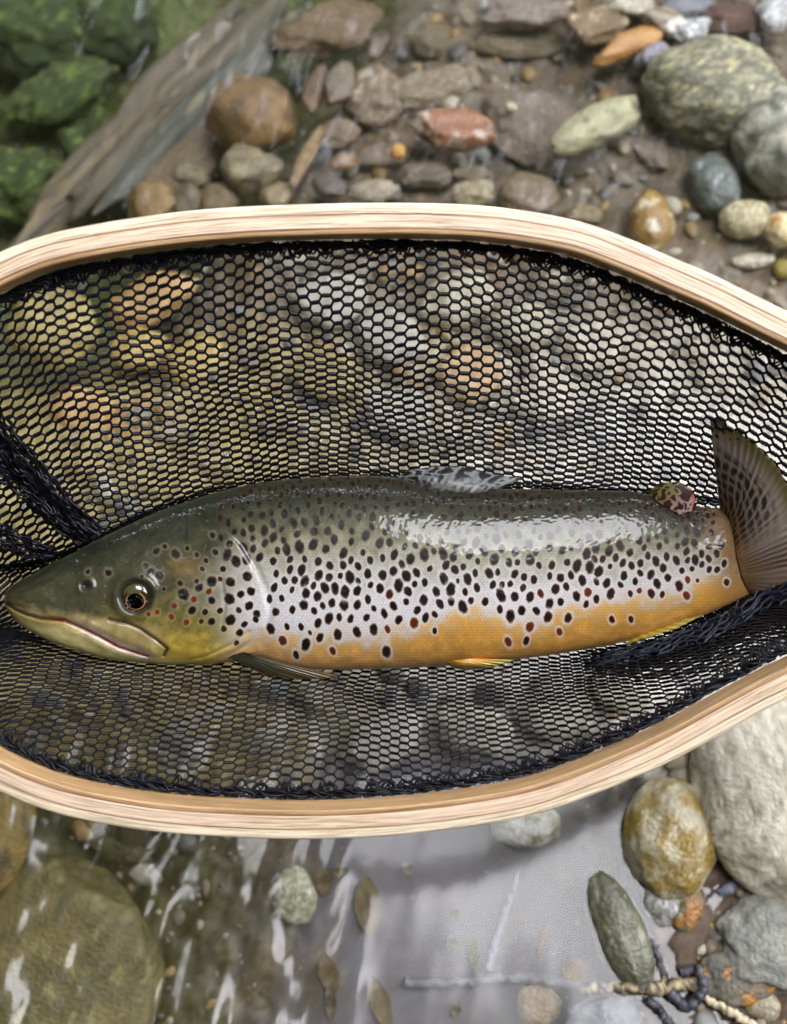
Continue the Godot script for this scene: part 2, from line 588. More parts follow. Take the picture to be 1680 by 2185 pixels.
	stone("rusty_block", "rusty orange red block shaped stone breaking the water above the net", 963, 272, 208, 105, 3, -0.006, 0.9, 0.85, "layer", ["7a5030", "946848", "bcae9c"], 0.25, 0.08)
	stone("grey_slab", "large flat grey brown slab between the rusty block and the greenish slab", 1130, 270, 230, 210, 25, -0.035, 0.35, 0.72, "speckle", ["6f675a", "80776a", "968b78"], 0.5, 0.1)
	stone("greenish_slab", "tilted greenish yellow layered slab with dark seams", 1275, 268, 235, 92, -32, 0.002, 0.8, 0.75, "layer", ["8f8c66", "a5a27e", "5f5c48"], 0.35, 0.08)
	stone("greenish_slab", "grey submerged foot of rock beneath the greenish yellow slab", 1225, 335, 200, 95, -18, -0.03, 0.6, 0.5, "speckle", ["67655a", "7a776a", "55534a"], 0.5, 0.1)
	stone("orange_wedge", "bright orange wedge shaped stone near the top right", 1338, 98, 172, 62, -27, 0.0, 0.9, 0.7, "layer", ["9a6c34", "b48850", "c9a880"], 0.35, 0.1)
	stone("small_stone", "lilac grey lump leaning on the orange wedge", 1392, 118, 85, 50, -30, 0.004, 0.8, 0.62, "speckle", ["7e7a7c", "9a9698", "5c5a5a"], 0.4, 0.12)
	stone("brown_slab", "brown slab with a pale vein left of the orange wedge", 1270, 55, 150, 115, 10, -0.01, 0.5, 0.90, "blotch", ["7a6446", "8c7656", "b8a688"], 0.45, 0.08)
	stone("brown_slab", "brown stone with a white crest above the orange wedge", 1418, 48, 112, 62, 25, 0.0, 0.8, 0.82, "layer", ["7d6a4e", "a39a88", "d5d0c4"], 0.4, 0.1)
	stone("brown_slab", "pale grey stone cut by the top edge above the brown stone with a white crest", 1345, 10, 110, 70, 5, -0.004, 0.7, 0.72, "speckle", ["a29c84", "bcb69e", "77715c"], 0.4, 0.1)
	stone("speckled_stone", "small white and grey speckled stone above the big olive boulder", 1475, 62, 96, 50, -22, 0.002, 0.7, 0.72, "speckle", ["7c7e80", "aeb0ac", "dfded4"], 0.4, 0.12)
	stone("speckled_stone", "whitish grey stone at the top right corner", 1658, 30, 80, 90, 30, 0.004, 0.7, 0.72, "speckle", ["9a9c9c", "babbb6", "d6d4cc"], 0.4, 0.12)
	stone("earth_mound", "dark brown earthy rock at the top edge near the right corner", 1570, 40, 150, 80, 0, -0.006, 0.5, 0.62, "blotch", ["5b4436", "6d5444", "4a382c"], 0.7, 0.2)
	stone("slate_stone", "smooth blue grey stone cut by the top edge left of the earthy rock", 1470, 14, 110, 60, 0, -0.006, 0.5, 0.52, "blotch", ["777a80", "85888c", "6a6c70"], 0.4, 0.08)
	stone("big_boulder", "big rounded olive grey boulder at the upper right", 1530, 195, 310, 245, 14, 0.0, 0.75, 0.12, "speckle", ["6c6a56", "99967a", "c6ba88"], 0.6, 0.08)
	stone("big_boulder", "white and grey swirled boulder cut by the right edge", 1672, 300, 215, 250, 8, 0.006, 0.85, 0.1, "layer", ["7a7a6c", "c2c0aa", "5e5f54"], 0.6, 0.08)
	stone("striped_stone", "dark green grey striped stone leaning below the big olive boulder", 1522, 392, 108, 155, -12, -0.002, 0.8, 0.3, "layer", ["4e5348", "636860", "9aa09c"], 0.4, 0.08)
	stone("banded_stone", "orange brown stone with a pale band standing above the rim at right", 1390, 475, 98, 150, 4, -0.012, 0.8, 0.2, "blotch", ["7d6032", "94763e", "c9c0a4"], 0.35, 0.08)
	stone("tan_stone", "rounded tan stone below the striped stone", 1588, 468, 116, 88, -8, 0.0, 0.8, 0.15, "speckle", ["a39976", "bdb38c", "7d7458"], 0.5, 0.08)
	stone("cream_stone", "cream and orange stone cut by the right edge beside the tan stone", 1668, 490, 70, 86, 0, 0.002, 0.8, 0.2, "blotch", ["c8b888", "d8c9a0", "b07a3c"], 0.5, 0.08)
	stone("cream_stone", "flat white pebble under water below the tan stone", 1608, 556, 95, 36, -6, -0.014, 0.6, 0.2, "speckle", ["bdb59c", "d2cab2", "a39a80"], 0.5, 0.08)
	stone("cream_stone", "yellow mossy pebble at the right edge near the rim", 1672, 575, 46, 50, 0, -0.01, 0.7, 0.2, "blotch", ["98883c", "8c8448", "b8a860"], 0.5, 0.08)
	stone("small_stone", "grey pebble between the greenish slab and the striped stone", 1385, 330, 100, 60, 40, -0.02, 0.5, 0.52, "speckle", ["80776a", "938a7c", "6a6256"], 0.5, 0.1)
	stone("pebble", "cluster leading pale pebble with white patches above the middle of the rim", 800, 408, 105, 58, -5, -0.022, 0.7, 0.52, "speckle", ["9a927c", "bdb59c", "d8d2bc"], 0.4, 0.14)
	stone("pebble", "dark grey stone under the rusty block near the rim", 905, 375, 120, 70, 0, -0.03, 0.6, 0.72, "blotch", ["5d5849", "6e6858", "45423a"], 0.4, 0.12)
	stone("pebble", "olive grey flat pebble right of the dark grey stone", 1000, 372, 90, 46, 3, -0.03, 0.6, 0.62, "blotch", ["6d6a52", "7e7a60", "5a5644"], 0.4, 0.12)
	stone("pebble", "yellow white lumpy pebble at the rim below the olive flat pebble", 1008, 412, 96, 60, -10, -0.022, 0.7, 0.52, "speckle", ["a49a74", "c6bc94", "857a5a"], 0.4, 0.16)
	stone("pebble", "round mottled brown grey stone touching the rim right of centre", 1128, 418, 128, 112, 10, -0.025, 0.55, 0.42, "speckle", ["7d6f58", "94876e", "aaa89c"], 0.45, 0.1)
	stone("pebble", "tan gravel lump near the rim right of the mottled stone", 1245, 460, 84, 52, 5, -0.025, 0.6, 0.52, "speckle", ["8d7e5e", "a5956f", "746850"], 0.5, 0.18)
	stone("pebble", "blackish wet stone beside the thin ochre stone at the rim", 705, 395, 80, 70, 20, -0.03, 0.6, 0.72, "blotch", ["3c3c40", "52535a", "2a2a2c"], 0.25, 0.14)
	stone("pebble", "orange brown pebble above the pale pebble near the rim", 735, 345, 60, 46, -20, -0.025, 0.7, 0.52, "blotch", ["8d6c3c", "a3854e", "5f4c30"], 0.35, 0.12)
	stone("pebble", "grey brown stone left of the rusty block near the water", 820, 330, 130, 62, -8, -0.035, 0.5, 0.62, "blotch", ["6a5d4a", "7d705a", "50473a"], 0.45, 0.12)
	stone("pebble", "small orange pebble left of the rusty block", 850, 325, 34, 40, 0, -0.012, 0.8, 0.42, "blotch", ["a87a34", "b88c48", "7d5c2c"], 0.4, 0.12)
	stone("pebble", "small cream pebble on the flat grey brown slab", 1090, 230, 26, 26, 0, -0.014, 0.8, 0.32, "speckle", ["b5a888", "c4b898", "998c70"], 0.5, 0.1)
	# lower left, under rippled water
	stone("ochre_boulder", "ochre yellow rounded boulder cut by the left edge below the net", -10, 1790, 150, 330, 8, -0.07, 0.75, 0.1, "blotch", ["665526", "87702f", "4a3f1e"], 0.5, 0.1)
	stone("submerged_boulder", "huge olive brown submerged boulder filling the lower left corner", 140, 2070, 430, 480, -12, -0.085, 0.5, 0.55, "blotch", ["57502a", "6b6034", "7c7446"], 0.6, 0.06)
	stone("submerged_boulder", "dark olive rock under the lower rim behind the huge boulder", 330, 1800, 320, 130, 10, -0.10, 0.5, 0.3, "blotch", ["4f4a28", "645a30", "3a3720"], 0.6, 0.1)
	stone("submerged_boulder", "long brown submerged rock right of the huge boulder", 480, 1960, 130, 400, -8, -0.095, 0.6, 0.4, "blotch", ["5d5330", "75693e", "403a22"], 0.6, 0.12)
	stone("submerged_boulder", "brown mottled rock at the lower edge beside the silt", 520, 2130, 150, 260, -10, -0.09, 0.6, 0.4, "blotch", ["5a5030", "70643c", "46402a"], 0.6, 0.12)
	stone("submerged_boulder", "dark grey green wedge of rock at the edge of the silt", 595, 2100, 110, 190, -14, -0.075, 0.7, 0.6, "blotch", ["3d4030", "4d503c", "62603e"], 0.6, 0.1)
	stone("submerged_boulder", "olive rock under the lower rim left of the silt", 560, 1830, 190, 130, 14, -0.09, 0.5, 0.4, "blotch", ["5c542e", "70673c", "464022"], 0.6, 0.12)
	stone("pale_pebble", "pale green round pebble on the silt left of the leaf flecks", 632, 1912, 96, 118, -8, -0.05, 0.7, 0.15, "speckle", ["8d8a6c", "a29f80", "c6c4b0"], 0.5, 0.1)
	# lower right
	stone("mossy_pebble", "pale stone with a green mossy end under the lower rim", 1120, 1755, 150, 110, 10, -0.03, 0.6, 0.2, "blotch", ["8d8a70", "b2aea0", "66682f"], 0.5, 0.1)
	stone("ochre_stone", "upright ochre and grey stone leaning on the huge pale boulder", 1424, 1790, 195, 250, 8, -0.01, 0.7, 0.15, "blotch", ["8d7434", "a39a7c", "b3aa8a"], 0.4, 0.08)
	stone("pale_boulder", "huge pale speckled boulder at the right edge below the net", 1650, 1700, 350, 470, -20, 0.0, 0.6, 0.12, "speckle", ["b3ac96", "c6c0aa", "8a7f66"], 0.65, 0.07)
	stone("long_stone", "long dark olive pointed stone lying on the silt", 1322, 1990, 112, 285, -20, -0.006, 0.9, 0.1, "blotch", ["54533f", "6d6c56", "8f8e78"], 0.35, 0.06)
	stone("pebble", "grey white pebble between the long stone and the ochre stone", 1405, 1925, 92, 100, -10, -0.025, 0.6, 0.2, "speckle", ["8c8a82", "a5a39c", "6e6c5e"], 0.4, 0.12)
	stone("pebble", "orange brown oval pebble in the wet sand right of the long stone", 1456, 1935, 66, 110, 18, -0.016, 0.7, 0.1, "blotch", ["6a5834", "94662c", "7d7660"], 0.35, 0.1)
	stone("pebble", "small white chip at the foot of the ochre stone", 1418, 1868, 24, 22, 0, 0.0, 0.8, 0.2, "speckle", ["cfc8b0", "ddd6c0", "b5ae98"], 0.5, 0.12)
	stone("pebble", "blue grey elongated pebble under the huge pale boulder", 1560, 1893, 84, 30, -20, -0.012, 0.7, 0.2, "blotch", ["6e7480", "7f8590", "585c66"], 0.35, 0.1)
	stone("rough_rock", "rough grey rock with orange crust at the lower right edge", 1625, 2010, 230, 190, -15, -0.008, 0.6, 0.45, "blotch", ["7a7a70", "8e8c80", "6a6a60"], 0.6, 0.15)
	stone("rough_rock", "dark rock crusted with orange lichen below the rough grey rock", 1580, 2075, 230, 130, -12, -0.012, 0.55, 0.4, "blotch", ["4e4b42", "65604e", "b5792c"], 0.6, 0.2)
	stone("round_pebble", "smooth round tan pebble in the lower right corner", 1625, 2142, 84, 66, 25, 0.004, 0.7, 0.0, "speckle", ["8c8268", "9a9076", "a89e84"], 0.5, 0.05)
	stone("grey_rock", "dark blue grey stone at the lower edge under the stick", 1320, 2185, 250, 130, -6, -0.02, 0.6, 0.3, "blotch", ["5c6060", "70767a", "8c9298"], 0.35, 0.1)
	stone("pebble", "brown flat stone at the lower edge left of the blue grey stone", 1150, 2145, 90, 90, 50, -0.03, 0.3, 0.4, "blotch", ["7c6a4e", "8f7e62", "66563e"], 0.4, 0.12)
	# pebbles seen through the meshes of the net
	var tones := [["8a7c46", "a89858", "6a6034"], ["a88c44", "c4a858", "86703a"], ["b08448", "c8a068", "8a6a3c"], ["a8a284", "c0ba9c", "88846a"], ["96948a", "b0aea2", "7a786e"], ["b8ad98", "d0c6b0", "988e7a"], ["6e6844", "847c54", "565038"], ["c2bdaa", "d6d1c0", "a8a390"]]
	var words := ["olive brown", "yellow ochre", "orange tan", "greenish grey", "cool grey", "pale buff", "dark olive", "whitish"]
	# [x, y, width, height, tone]
	for q in [[110, 700, 200, 190, 0], [320, 640, 210, 120, 2], [300, 750, 130, 110, 1], [180, 880, 150, 120, 2], [300, 900, 160, 110, 2], [420, 780, 150, 130, 1], [560, 700, 140, 130, 6], [470, 900, 130, 100, 0],
		[560, 830, 160, 110, 1], [700, 640, 170, 140, 4], [690, 800, 150, 120, 0], [830, 720, 160, 130, 4], [850, 880, 160, 120, 4], [980, 640, 170, 130, 3], [1000, 800, 150, 130, 2], [1120, 700, 130, 120, 3],
		[1160, 860, 150, 110, 5], [1260, 740, 150, 130, 5], [1290, 900, 140, 110, 4], [1400, 780, 170, 150, 5], [1530, 820, 200, 150, 4], [1640, 860, 120, 110, 5], [60, 1000, 170, 140, 0], [200, 1060, 120, 100, 0],
		[60, 1480, 220, 170, 0], [250, 1500, 150, 120, 6], [420, 1560, 190, 120, 4], [620, 1560, 200, 120, 7], [820, 1580, 190, 110, 7], [1010, 1560, 180, 120, 5], [1190, 1520, 170, 120, 5], [1330, 1480, 150, 110, 3], [1480, 1420, 140, 110, 4]]:
		var zone: String = "snout" if q[0] < 150 else ("eye" if q[0] < 380 else ("gills" if q[0] < 520 else ("shoulder" if q[0] < 760 else ("back fin" if q[0] < 1060 else ("hind part" if q[0] < 1350 else "tail")))))
		var row: String = ("nearest the upper rim" if q[1] < 725 else ("midway up" if q[1] < 810 else ("close to its back" if q[1] > 890 else "low down"))) if q[1] < 1200 else ("nearest the lower rim" if q[1] > 1530 else "low down")
		stone("bed_stone", "%s stone seen through the netting %s the trout's %s, %s" % [words[q[4]], "above" if q[1] < 1200 else "below", zone, row], q[0], q[1], q[2], q[3], (q[0] * 7 + q[1]) % 60 - 30.0, -0.055 if q[0] < 650 else -0.035, 0.5, 0.45, "blotch", tones[q[4]], 0.5, 0.1, "bed stones seen through the netting")


func flake(called: String, label: String, x: float, y: float, w: float, h: float, turn: float, hex: String, group: String) -> void:
	var at := ground(x, y, 0.0)
	at = ground(x, y, bed_height(at.x, at.z) + 0.004)
	var s := metres_per_px(at)
	rng.seed = int(x + y * 3.0)
	var v := PackedVector3Array()
	var c := PackedColorArray()
	var k := lin(hex)
	for i in 17:
		for j in 7:
			var u := i / 16.0
			var t := j / 6.0 - 0.5
			var half := w * 0.5 * s * pow(sin(PI * clampf(u * 0.96 + 0.02, 0, 1)), 0.7) * (1.0 + 0.25 * n_mid.get_noise_2d(u * 0.15 + x, t))
			v.append(Vector3(t * 2.0 * half, 0.0016 * sin(u * 7.0) + 0.002 * t * t, (u - 0.5) * h * s))
			c.append(k * (1.0 + n_mid.get_noise_2d(u * 0.1 + y, t * 0.1) * 0.7))
	var m := painted(0.6)
	m.cull_mode = BaseMaterial3D.CULL_DISABLED
	var o := mesh_node(called, grid_mesh(v, 16, 6, c, PackedVector2Array(), 1), m)
	o.transform = Transform3D(Basis(Vector3.UP, deg_to_rad(-turn)), at)
	tag(o, label, "leaf", group)


func stick(called: String, label: String, pts: Array, r0: float, r1: float, cols: Array) -> void:
	var line := []
	var rad := []
	var curve := Curve3D.new()
	for p in pts:
		curve.add_point(ground(p.x, p.y, p.z))
	var n := 40
	for i in n + 1:
		var f := float(i) / n
		var q := curve.sample_baked(curve.get_baked_length() * f)
		q += Vector3(n_mid.get_noise_1d(f * 3.0 + r0 * 9e3), n_mid.get_noise_1d(f * 3.0 + 4.0), n_mid.get_noise_1d(f * 3.0 + 8.0)) * 0.0025
		line.append(q)
		rad.append(lerpf(r0, r1, f) * (1.0 + 0.28 * n_fine.get_noise_1d(f * 0.8 + r0 * 1e4)))
	var t := Tubes.new()
	t.tube(line, rad, 8)
	for i in t.v.size():
		var g := n_fine.get_noise_3dv(t.v[i] * 1.1 + Vector3.ONE * r0 * 300.0)
		t.c[i] = lin(cols[0]).lerp(lin(cols[1]), smoothstep(-0.1, 0.3, g))
	var o := mesh_node(called, t.done(), painted(0.5))
	tag(o, label, "stick")


func build_debris() -> void:
	var gp := "brown leaf flecks on the silt"
	flake("sunken_leaf", "largest brown leaf lying on the grey silt below the rim", 786, 1932, 58, 120, -6, "5c4c2a", gp)
	flake("sunken_leaf", "brown leaf pair upper one near the lower edge of the silt", 702, 2080, 40, 90, -14, "5a4b2c", gp)
	flake("sunken_leaf", "narrow brown leaf just below the brown leaf pair", 706, 2140, 26, 70, -4, "4e4430", gp)
	flake("sunken_leaf", "brown leaf at the lower edge left of the middle of the silt", 812, 2140, 44, 110, -20, "5e4e2c", gp)
	flake("sunken_leaf", "small brown fleck close under the lower rim on the silt", 726, 1858, 36, 28, 0, "6b6044", gp)
	flake("sunken_leaf", "tiny brown fleck right of the largest brown leaf", 970, 1950, 18, 34, -10, "57502f", gp)
	flake("sunken_leaf", "tiny grey brown fleck left of the upright twig", 963, 2012, 26, 34, 0, "5f5c48", gp)
	flake("sunken_leaf", "narrow olive leaf sliver left of the foot of the upright twig", 1010, 2035, 20, 74, -6, "57542f", gp)
	flake("sunken_leaf", "small fleck under the long pale speckled stick", 974, 2155, 20, 34, 10, "5a4f36", gp)
	flake("sunken_leaf", "small dark fleck near the lower rim left of the mossy stone", 870, 1855, 22, 30, -20, "77725e", gp)
	flake("sunken_leaf", "dark oval fleck on the silt beside the rocks at left", 690, 1880, 40, 60, -12, "5a4d2e", gp)
	flake("sunken_leaf", "slim brown sliver on the silt right of the upright twig", 1112, 1970, 12, 60, -6, "6b5c48", gp)
	flake("sunken_leaf", "curved reddish sliver beside the long dark stone", 1160, 2000, 12, 90, 20, "7a6048", gp)
	flake("sunken_leaf", "brown curled leaf lying left of the stick end", 1230, 2075, 60, 60, 40, "7a6340", gp)
	stick("twig", "thin grey twig lying upright under water on the silt", [Vector3(1106, 1858, -0.03), Vector3(1085, 1930, -0.035), Vector3(1060, 2000, -0.035), Vector3(1040, 2068, -0.035)], 0.0016, 0.0032, ["75747c", "8a8890"])
	stick("stick", "pale stretch of sunken stick across the silt bottom", [Vector3(860, 2098, -0.034), Vector3(990, 2096, -0.032), Vector3(1120, 2084, -0.03), Vector3(1250, 2108, -0.016)], 0.0036, 0.0036, ["67656b", "7c7878"])
	stick("stick", "speckled bark stick with pale yellow bands by the dark root", [Vector3(1240, 2108, -0.012), Vector3(1330, 2110, 0.0), Vector3(1420, 2108, 0.002), Vector3(1492, 2096, 0.004)], 0.0042, 0.005, ["2f2a22", "b5a47c"])
	stick("root", "dark curled root loop at the end of the speckled stick", [Vector3(1425, 2120, 0.004), Vector3(1470, 2150, 0.006), Vector3(1505, 2110, 0.01), Vector3(1490, 2065, 0.008), Vector3(1450, 2075, 0.004)], 0.0045, 0.003, ["2e2c30", "55545c"])
	stick("root", "thin dark root running up beside the long pointed stone", [Vector3(1420, 2090, 0.0), Vector3(1400, 2030, 0.0), Vector3(1380, 1985, -0.004), Vector3(1376, 1940, -0.01)], 0.003, 0.0016, ["3a3838", "5c5a5c"])
	stick("root", "forked dark root hanging to the lower edge under the root loop", [Vector3(1380, 2130, 0.002), Vector3(1410, 2160, 0.002), Vector3(1440, 2195, 0.0)], 0.0035, 0.0025, ["2c2a2c", "504e54"])
	stick("twig", "straight pale straw twig in the lower right corner", [Vector3(1500, 2125, 0.008), Vector3(1560, 2160, 0.008), Vector3(1630, 2200, 0.006)], 0.0028, 0.003, ["b8a888", "cfc2a4"])
	stick("twig", "thin dark twig from the long boulder crack to the blue grey pebble", [Vector3(1400, 1985, -0.004), Vector3(1500, 1920, 0.0), Vector3(1560, 1880, 0.004)], 0.0012, 0.0012, ["4a4440", "5e5650"])


# ---------------------------------------------------------------- landing net
const HOOP_H := 0.10     # the hoop lies this far nearer the lens than the fish
const RIM_H := 0.092

func rows_at(rows: Array, h: float) -> Array:
	var out := []
	for p in rows:
		var q := np(p.x, p.y, h)
		out.append(Vector2(q.x, q.z))
	return out


const RIM_TOP := [Vector2(-330, 1000), Vector2(-290, 860), Vector2(-200, 745), Vector2(-100, 675), Vector2(0, 628), Vector2(100, 584), Vector2(200, 559), Vector2(350, 535), Vector2(500, 520), Vector2(700, 512), Vector2(900, 511),
	Vector2(1050, 519), Vector2(1200, 544), Vector2(1300, 578), Vector2(1400, 620), Vector2(1500, 664), Vector2(1600, 714), Vector2(1680, 754), Vector2(1800, 822), Vector2(1930, 910), Vector2(2010, 1000), Vector2(2035, 1070)]
const RIM_LOW := [Vector2(-330, 1120), Vector2(-290, 1270), Vector2(-200, 1420), Vector2(-100, 1525), Vector2(0, 1590), Vector2(100, 1637), Vector2(200, 1666), Vector2(350, 1691), Vector2(500, 1702), Vector2(640, 1706), Vector2(800, 1701),
	Vector2(950, 1686), Vector2(1100, 1661), Vector2(1200, 1630), Vector2(1300, 1590), Vector2(1400, 1545), Vector2(1500, 1490), Vector2(1600, 1436), Vector2(1680, 1396), Vector2(1800, 1330), Vector2(1930, 1248), Vector2(2010, 1165), Vector2(2035, 1090)]
const BED_TOP := [Vector2(-330, 1110), Vector2(-100, 1180), Vector2(0, 1205), Vector2(120, 1180), Vector2(300, 1092), Vector2(500, 1026), Vector2(800, 1004), Vector2(1100, 1028), Vector2(1400, 1046), Vector2(1560, 1070), Vector2(1700, 1120), Vector2(2035, 1150)]
const BED_LOW := [Vector2(-330, 1230), Vector2(-100, 1330), Vector2(0, 1345), Vector2(150, 1400), Vector2(300, 1428), Vector2(700, 1442), Vector2(1100, 1426), Vector2(1340, 1384), Vector2(1480, 1338), Vector2(1600, 1270), Vector2(1700, 1230), Vector2(2035, 1180)]

var bag_cols := []      # per column: [x, points (z, h), arc lengths]
var bag_x0 := 0.0
var bag_x1 := 0.0


func prepare_bag() -> void:
	var rt := rows_at(RIM_TOP, RIM_H)
	var rl := rows_at(RIM_LOW, RIM_H)
	var bt := rows_at(BED_TOP, 0.0)
	var bl := rows_at(BED_LOW, 0.0)
	bag_x0 = np(-318, 0, RIM_H).x
	bag_x1 = np(2020, 0, RIM_H).x
	for i in 241:
		var x := lerpf(bag_x0, bag_x1, i / 240.0)
		var zt := curve_y(rt, x)
		var zl := curve_y(rl, x)
		var zd := clampf(curve_y(bt, x), lerpf(zt, zl, 0.2), lerpf(zt, zl, 0.8))
		var zv := clampf(curve_y(bl, x), zd + 0.002, lerpf(zt, zl, 0.93))
		var f := (x - bag_x0) / (bag_x1 - bag_x0)
		var drop := 0.099 * pow(smoothstep(-0.06, 0.15, f) * smoothstep(1.03, 0.82, f), 0.8)
		var pts := PackedVector2Array()
		for k in 61:
			var s := k / 60.0
			pts.append(Vector2(lerpf(zt, zd, s), RIM_H - drop * (0.25 * s + 0.75 * pow(s, 1.75))))
		for k in range(1, 30):
			var s := k / 30.0
			pts.append(Vector2(lerpf(zd, zv, s), RIM_H - drop - 0.03 * sqrt(sin(PI * s)) * minf(1.0, drop / 0.09)))
		for k in 41:
			var s := 1.0 - k / 40.0
			pts.append(Vector2(lerpf(zl, zv, s), RIM_H - drop * (0.35 * s + 0.65 * pow(s, 1.8))))
		var arc := PackedFloat32Array()
		var total := 0.0
		for k in pts.size():
			if k > 0:
				total += pts[k].distance_to(pts[k - 1])
			arc.append(total)
		bag_cols.append([x, pts, arc, total])


func bag_at(x: float, b: float) -> Vector3:
	# b: length of netting from the far rim; beyond either rim it stops there
	var f := clampf((x - bag_x0) / (bag_x1 - bag_x0), 0.0, 1.0) * 240.0
	var i := mini(int(f), 239)
	var out := Vector2.ZERO
	for s in 2:
		var c: Array = bag_cols[i + s]
		var arc: PackedFloat32Array = c[2]
		var pts: PackedVector2Array = c[1]
		var bb := clampf(b, 0.0, c[3])
		var k := clampi(arc.bsearch(bb), 1, arc.size() - 1)
		var t := (bb - arc[k - 1]) / maxf(arc[k] - arc[k - 1], 1e-9)
		out += pts[k - 1].lerp(pts[k], t) * (1.0 - absf(f - i - s))
	return Vector3(x, out.y, out.x)


func bag_total(x: float) -> float:
	var f := clampf((x - bag_x0) / (bag_x1 - bag_x0), 0.0, 1.0) * 240.0
	return bag_cols[int(f)][3]


# knotless netting: six-sided cells whose level sides are doubled, twisted cords
func netting(t: Tubes, place: Callable, cols: int, rows: int, stout: float, worn := 1.0) -> void:
	# half-step lattice: column c holds cells centred at row r (+ 0.5 in odd columns); a cell's left and right corners lie a third of a step beyond it
	for c in cols:
		for r in rows:
			var o := 0.5 if c % 2 == 1 else 0.0
			var thick := stout * lerpf(1.0, worn, smoothstep(0.5, 0.68, float(r) / rows))
			var a: Array = place.call(c - 0.333, r + o + 0.5)
			var b: Array = place.call(c + 0.333, r + o + 0.5)
			var d: Array = place.call(c + 0.667, r + o + 1.0)
			var e: Array = place.call(c + 0.667, r + o)
			if a[1] and b[1]:
				var m: Vector3 = (a[0] + b[0]) * 0.5
				t.tube([a[0], a[0].lerp(m, 0.4), m, m.lerp(b[0], 0.6), b[0]], [thick, thick * 1.55, thick * 1.4, thick * 1.55, thick], 6)
			if b[1] and d[1]:
				t.tube([b[0], (b[0] + d[0]) * 0.5, d[0]], [thick, thick * 0.86, thick], 5)
			if b[1] and e[1]:
				t.tube([b[0], (b[0] + e[0]) * 0.5, e[0]], [thick, thick * 0.86, thick], 5)


func wood_texture() -> ImageTexture:
	var n := fastnoise(0.012, 41, 4)
	var f := fastnoise(0.06, 42, 3)
	var im := Image.create(1024, 128, false, Image.FORMAT_RGB8)
	for x in 1024:
		for y in 128:
			# the grain runs along the strip; it wanders a little and closes on itself
			var u := sin(TAU * x / 1024.0) * 40.0
			var w := cos(TAU * x / 1024.0) * 40.0
			var g := n.get_noise_3d(u, w, y * 5.0)
			var h := f.get_noise_3d(u * 0.5, w * 0.5, y * 7.0)
			var line := smoothstep(0.34, 0.5, absf(sin(y * 0.3 + g * 7.0)) * 0.5 + h * 0.3)
			var k := 0.95 + 0.05 * g - 0.3 * line * (0.6 + h) - 0.06 * h
			im.set_pixel(x, y, Color(k, k * (0.985 - 0.06 * line), k * (0.965 - 0.12 * line)))
	return ImageTexture.create_from_image(im)


